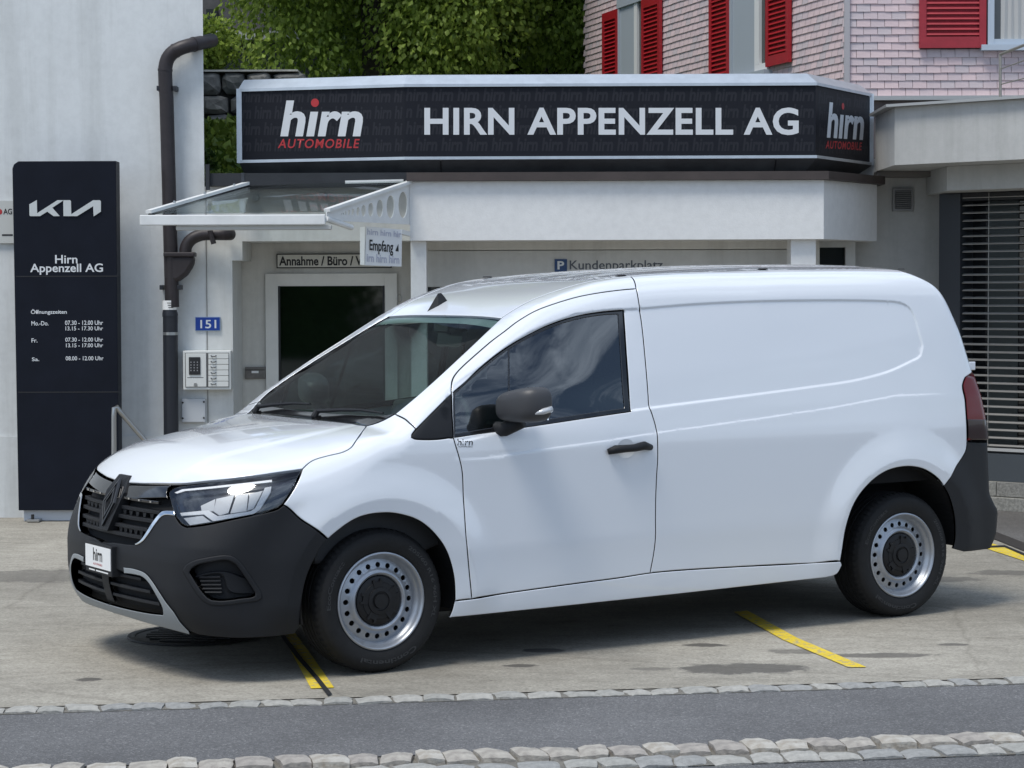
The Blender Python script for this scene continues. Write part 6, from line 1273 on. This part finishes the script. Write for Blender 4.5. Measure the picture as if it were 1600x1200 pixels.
DW = wthing('stone_wall', 'rough grey field-stone retaining wall on the grass bank', 'wall', (-4, YB, 3.4)); stm = [mat('field_stone_%d' % i, c_, .9, 0, 0, .6, 12, .45, 9) for i, c_ in enumerate([(.16, .16, .155), (.20, .195, .18), (.13, .135, .13)])]
mb = MB(); mb.box((-7, YB + .10, 3.0), (-2.3, YB + .5, 4.05)); mb.ob('wall_core', mat('wall_core_dark', (.03, .03, .028), .95), DW)
sr = random.Random(11); z = 3.22; row = 0
while z < 4.0:
    h_ = sr.uniform(.15, .23); h_ = 4.075 - z if 4.075 - z < .30 else h_; x = -4.6 + sr.uniform(0, .2)
    while x < -2.55:
        w_ = sr.uniform(.18, .38); V = []; 
        for (a, b_) in ((.5, .5),):
            n = 9; cxs, czs = x + w_ / 2, z + h_ / 2; ring = []
            for k in range(n): an = 2 * math.pi * k / n + sr.uniform(-.2, .2); rr_ = sr.uniform(.94, 1.05); ring.append((cxs + w_ / 2 * rr_ * math.copysign(abs(math.cos(an)) ** .42, math.cos(an)), czs + h_ / 2 * rr_ * math.copysign(abs(math.sin(an)) ** .42, math.sin(an))))
            V = [(p[0], YB + .12, p[1]) for p in ring] + [(cxs + (p[0] - cxs) * .96, YB + .02, czs + (p[1] - czs) * .96) for p in ring] + [(cxs + (p[0] - cxs) * .55, YB - .04 + sr.uniform(-.02, .02), czs + (p[1] - czs) * .55) for p in ring] + [(cxs, YB - .05, czs)]
            F = [(k, (k + 1) % n, n + (k + 1) % n, n + k) for k in range(n)] + [(n + k, n + (k + 1) % n, 2 * n + (k + 1) % n, 2 * n + k) for k in range(n)] + [(2 * n + k, 2 * n + (k + 1) % n, 3 * n) for k in range(n)]
        mb = MB(); mb.add(V, F); mb.ob('stone', sr.choice(stm), DW); x += w_ + .01
    z += h_ + .005
mb = MB(); mb.box((-7, YB - .02, 4.08), (-2.3, YB + .5, 4.10)); mb.ob('coping', mat('coping_light', (.55, .54, .50), .9, 0, 0, .4, 20, .3, 6), DW)
def leaf_mat(name, a, b_, tr=.35):
    m = bpy.data.materials.new(name); m.use_nodes = True; t = m.node_tree; t.nodes.clear(); o = N(t, 'ShaderNodeOutputMaterial'); mi = N(t, 'ShaderNodeMixShader'); mi.inputs[0].default_value = tr
    pb = N(t, 'ShaderNodeBsdfPrincipled'); pb.inputs['Roughness'].default_value = .5; pb.inputs['Specular IOR Level'].default_value = .35; tl = N(t, 'ShaderNodeBsdfTranslucent'); gi = N(t, 'ShaderNodeNewGeometry')
    c = ramp_(t, gi.outputs['Random Per Island'], [(0., a), (.6, b_), (1., tuple(min(1, x * 1.5) for x in b_))]); t.links.new(c, pb.inputs['Base Color']); t.links.new(c, tl.inputs['Color']); t.links.new(pb.outputs[0], mi.inputs[1]); t.links.new(tl.outputs[0], mi.inputs[2]); t.links.new(mi.outputs[0], o.inputs['Surface']); return m
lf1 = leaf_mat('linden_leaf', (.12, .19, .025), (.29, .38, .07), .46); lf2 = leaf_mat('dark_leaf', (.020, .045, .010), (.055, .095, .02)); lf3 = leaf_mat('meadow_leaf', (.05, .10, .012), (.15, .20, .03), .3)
bark = mat('bark', (.06, .05, .04), .95, 0, 0, .8, 30, .4, 8)
def leaves(name, m, parent, cents, rads, nper, size, seed, droop=.8, stuff=False):
    """leaf-sized folded quads scattered through clumps (denser on the clump's shell)"""
    r = np.random.RandomState(seed); C = np.repeat(np.array(cents), nper, 0); Rr = np.repeat(np.array(rads), nper, 0); n = len(C)
    d = r.normal(size=(n, 3)); d /= np.linalg.norm(d, axis=1, keepdims=True); rad = r.uniform(.35, 1, n) ** .5; P_ = C + d * Rr * rad[:, None]
    L_ = size * r.uniform(.65, 1.35, n); ax = r.normal(size=(n, 3)) * (1 - droop * .6); ax[:, 2] -= droop * 1.3; ax += d * .5; ax /= np.linalg.norm(ax, axis=1, keepdims=True)
    sd_ = np.cross(ax, r.normal(size=(n, 3))); sd_ /= np.linalg.norm(sd_, axis=1, keepdims=True); nn_ = np.cross(ax, sd_)
    W_ = L_ * .36; a = P_; b_ = P_ + ax * (L_ * .45)[:, None] + sd_ * W_[:, None] + nn_ * (L_ * .10)[:, None]; c_ = P_ + ax * L_[:, None] - nn_ * (L_ * .1)[:, None]; e = P_ + ax * (L_ * .45)[:, None] - sd_ * W_[:, None] + nn_ * (L_ * .10)[:, None]
    V = np.stack([a, b_, c_, e], 1).reshape(-1, 3); me = bpy.data.meshes.new(name); me.vertices.add(len(V)); me.vertices.foreach_set('co', V.ravel().astype(np.float32))
    q = np.arange(n)[:, None] * 4; tri = np.concatenate([q + [0, 1, 2], q + [0, 2, 3]], 1).reshape(-1); nt_ = n * 2
    me.loops.add(nt_ * 3); me.loops.foreach_set('vertex_index', tri.astype(np.int32)); me.polygons.add(nt_); me.polygons.foreach_set('loop_start', np.arange(nt_, dtype=np.int32) * 3); me.polygons.foreach_set('loop_total', np.full(nt_, 3, np.int32)); me.update(); me.validate()
    o = link(name, me, m, parent)
    if stuff: o['kind'] = 'stuff'
    return o
def tree(label, base, top, ctr, rad, nclump, nper, m, seed, size, cl=(.45, .8)):
    tr = thing('broadleaf_tree', label, 'tree', base); r = np.random.RandomState(seed); b0 = np.array(base); L3 = lambda p: np.array(p) - b0
    mb = MB(); mb.tube([(0, 0, -.3), (.05, 0, 1.2), (-.05, .1, 2.6), L3(ctr) + (0, 0, .5)], .2, 12, rs=[.26, .21, .17, .08]); mb.ob('trunk', bark, tr, True)
    d = r.normal(size=(nclump, 3)); d /= np.linalg.norm(d, axis=1, keepdims=True); C = L3(ctr) + d * np.array(rad) * (r.uniform(.25, 1, nclump) ** .45)[:, None]
    for k in range(9):
        e = C[k * 3 % nclump]; mb = MB(); s_ = np.array([0, .05, 1.4 + .25 * k]); mb.tube([s_, (s_ + e) / 2 + (0, 0, .3), e], .05, 7, rs=[.07, .045, .015]); mb.ob('limb', bark, tr, True)
    leaves('crown', m, tr, C, r.uniform(*cl, (nclump, 1)) * np.array([[1, 1, .85]]), nper, size, seed + 1); return tr
tree('bright green leafy tree rising behind the roof sign', (-1.6, 26.6, 3.4), 0, (-1.55, 26.4, 8.6), (2.35, 1.7, 4.8), 230, 720, lf1, 21, .072)
tree('darker leafy tree between the bright tree and the shingled house', (.6, 28.2, 3.6), 0, (.75, 28., 8.6), (2.4, 1.6, 5.0), 210, 640, lf1, 33, .074)
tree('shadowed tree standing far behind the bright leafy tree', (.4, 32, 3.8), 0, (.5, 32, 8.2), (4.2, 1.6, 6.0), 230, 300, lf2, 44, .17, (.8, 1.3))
# low bushes and meadow on the bank
def bush(label, c_, r_, n, m, seed, size):
    b_ = thing('bush', label, 'bush', (c_[0], c_[1], c_[2] - r_[2])); rr_ = np.random.RandomState(seed); k = 14; d = rr_.normal(size=(k, 3)); d /= np.linalg.norm(d, axis=1, keepdims=True); C = np.array([0, 0, r_[2]]) + d * np.array(r_) * .6
    leaves('foliage', m, b_, C, np.full((k, 3), .5) * np.array([r_]), n // k, size, seed, .1); mb = MB(); mb.tube([(0, 0, -.3), (0, 0, r_[2])], .03, 6); mb.ob('stem', bark, b_)
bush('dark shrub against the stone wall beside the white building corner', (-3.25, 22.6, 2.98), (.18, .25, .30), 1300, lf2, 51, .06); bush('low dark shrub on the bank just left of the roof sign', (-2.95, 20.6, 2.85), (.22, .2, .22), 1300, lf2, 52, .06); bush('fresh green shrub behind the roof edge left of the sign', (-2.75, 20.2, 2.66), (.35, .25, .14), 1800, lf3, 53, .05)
rg = np.random.RandomState(9); C = [(x, y, min(2.25 + (y - 19.2) * .24, 3.35) + .05) for x, y in zip(rg.uniform(-4.2, -2.2, 160), rg.uniform(20.5, 24., 160))]; leaves('meadow_grass', lf3, None, C, np.full((160, 3), .13), 60, .11, 61, -.7, True)['label'] = 'tall bright grass growing on the bank'
# dark timber house far behind, seen in the gap
FH = wthing('timber_house', 'grey timber house glimpsed behind the tree at upper left', 'house', (-5.5, 33, 3)); mb = MB(); mb.box((-9, 33, 3), (-2.6, 38, 8)); mb.ob('wall', mat('old_timber', (.10, .10, .105), .9, 0, 0, .4, 20, .3, 6), FH)
x0, a_, x1, b_ = RX(322, 14, 340, 49, 32.96); mb = MB(); mb.box((x0, 32.96, a_), (x1, 32.999, b_)); mb.ob('window', wgl, FH); mb = MB(); mb.box((-9, 32.7, ony(330, 60, 33)[1] - .05), (-2.6, 32.999, ony(330, 52, 33)[1])); mb.ob('balcony_board', mat('pale_board', (.42, .44, .44), .7), FH)

bush('ragged green shrub growing on top of the stone wall beside the downpipe bend', (-3.35, 25.2, 4.45), (.38, .3, .34), 2600, lf1, 54, .06)
# trees across the street, seen mirrored in the reception door and in the van's glass
_src = [o for o in bpy.data.objects if o.get('label', '').startswith('shadowed tree')][0]
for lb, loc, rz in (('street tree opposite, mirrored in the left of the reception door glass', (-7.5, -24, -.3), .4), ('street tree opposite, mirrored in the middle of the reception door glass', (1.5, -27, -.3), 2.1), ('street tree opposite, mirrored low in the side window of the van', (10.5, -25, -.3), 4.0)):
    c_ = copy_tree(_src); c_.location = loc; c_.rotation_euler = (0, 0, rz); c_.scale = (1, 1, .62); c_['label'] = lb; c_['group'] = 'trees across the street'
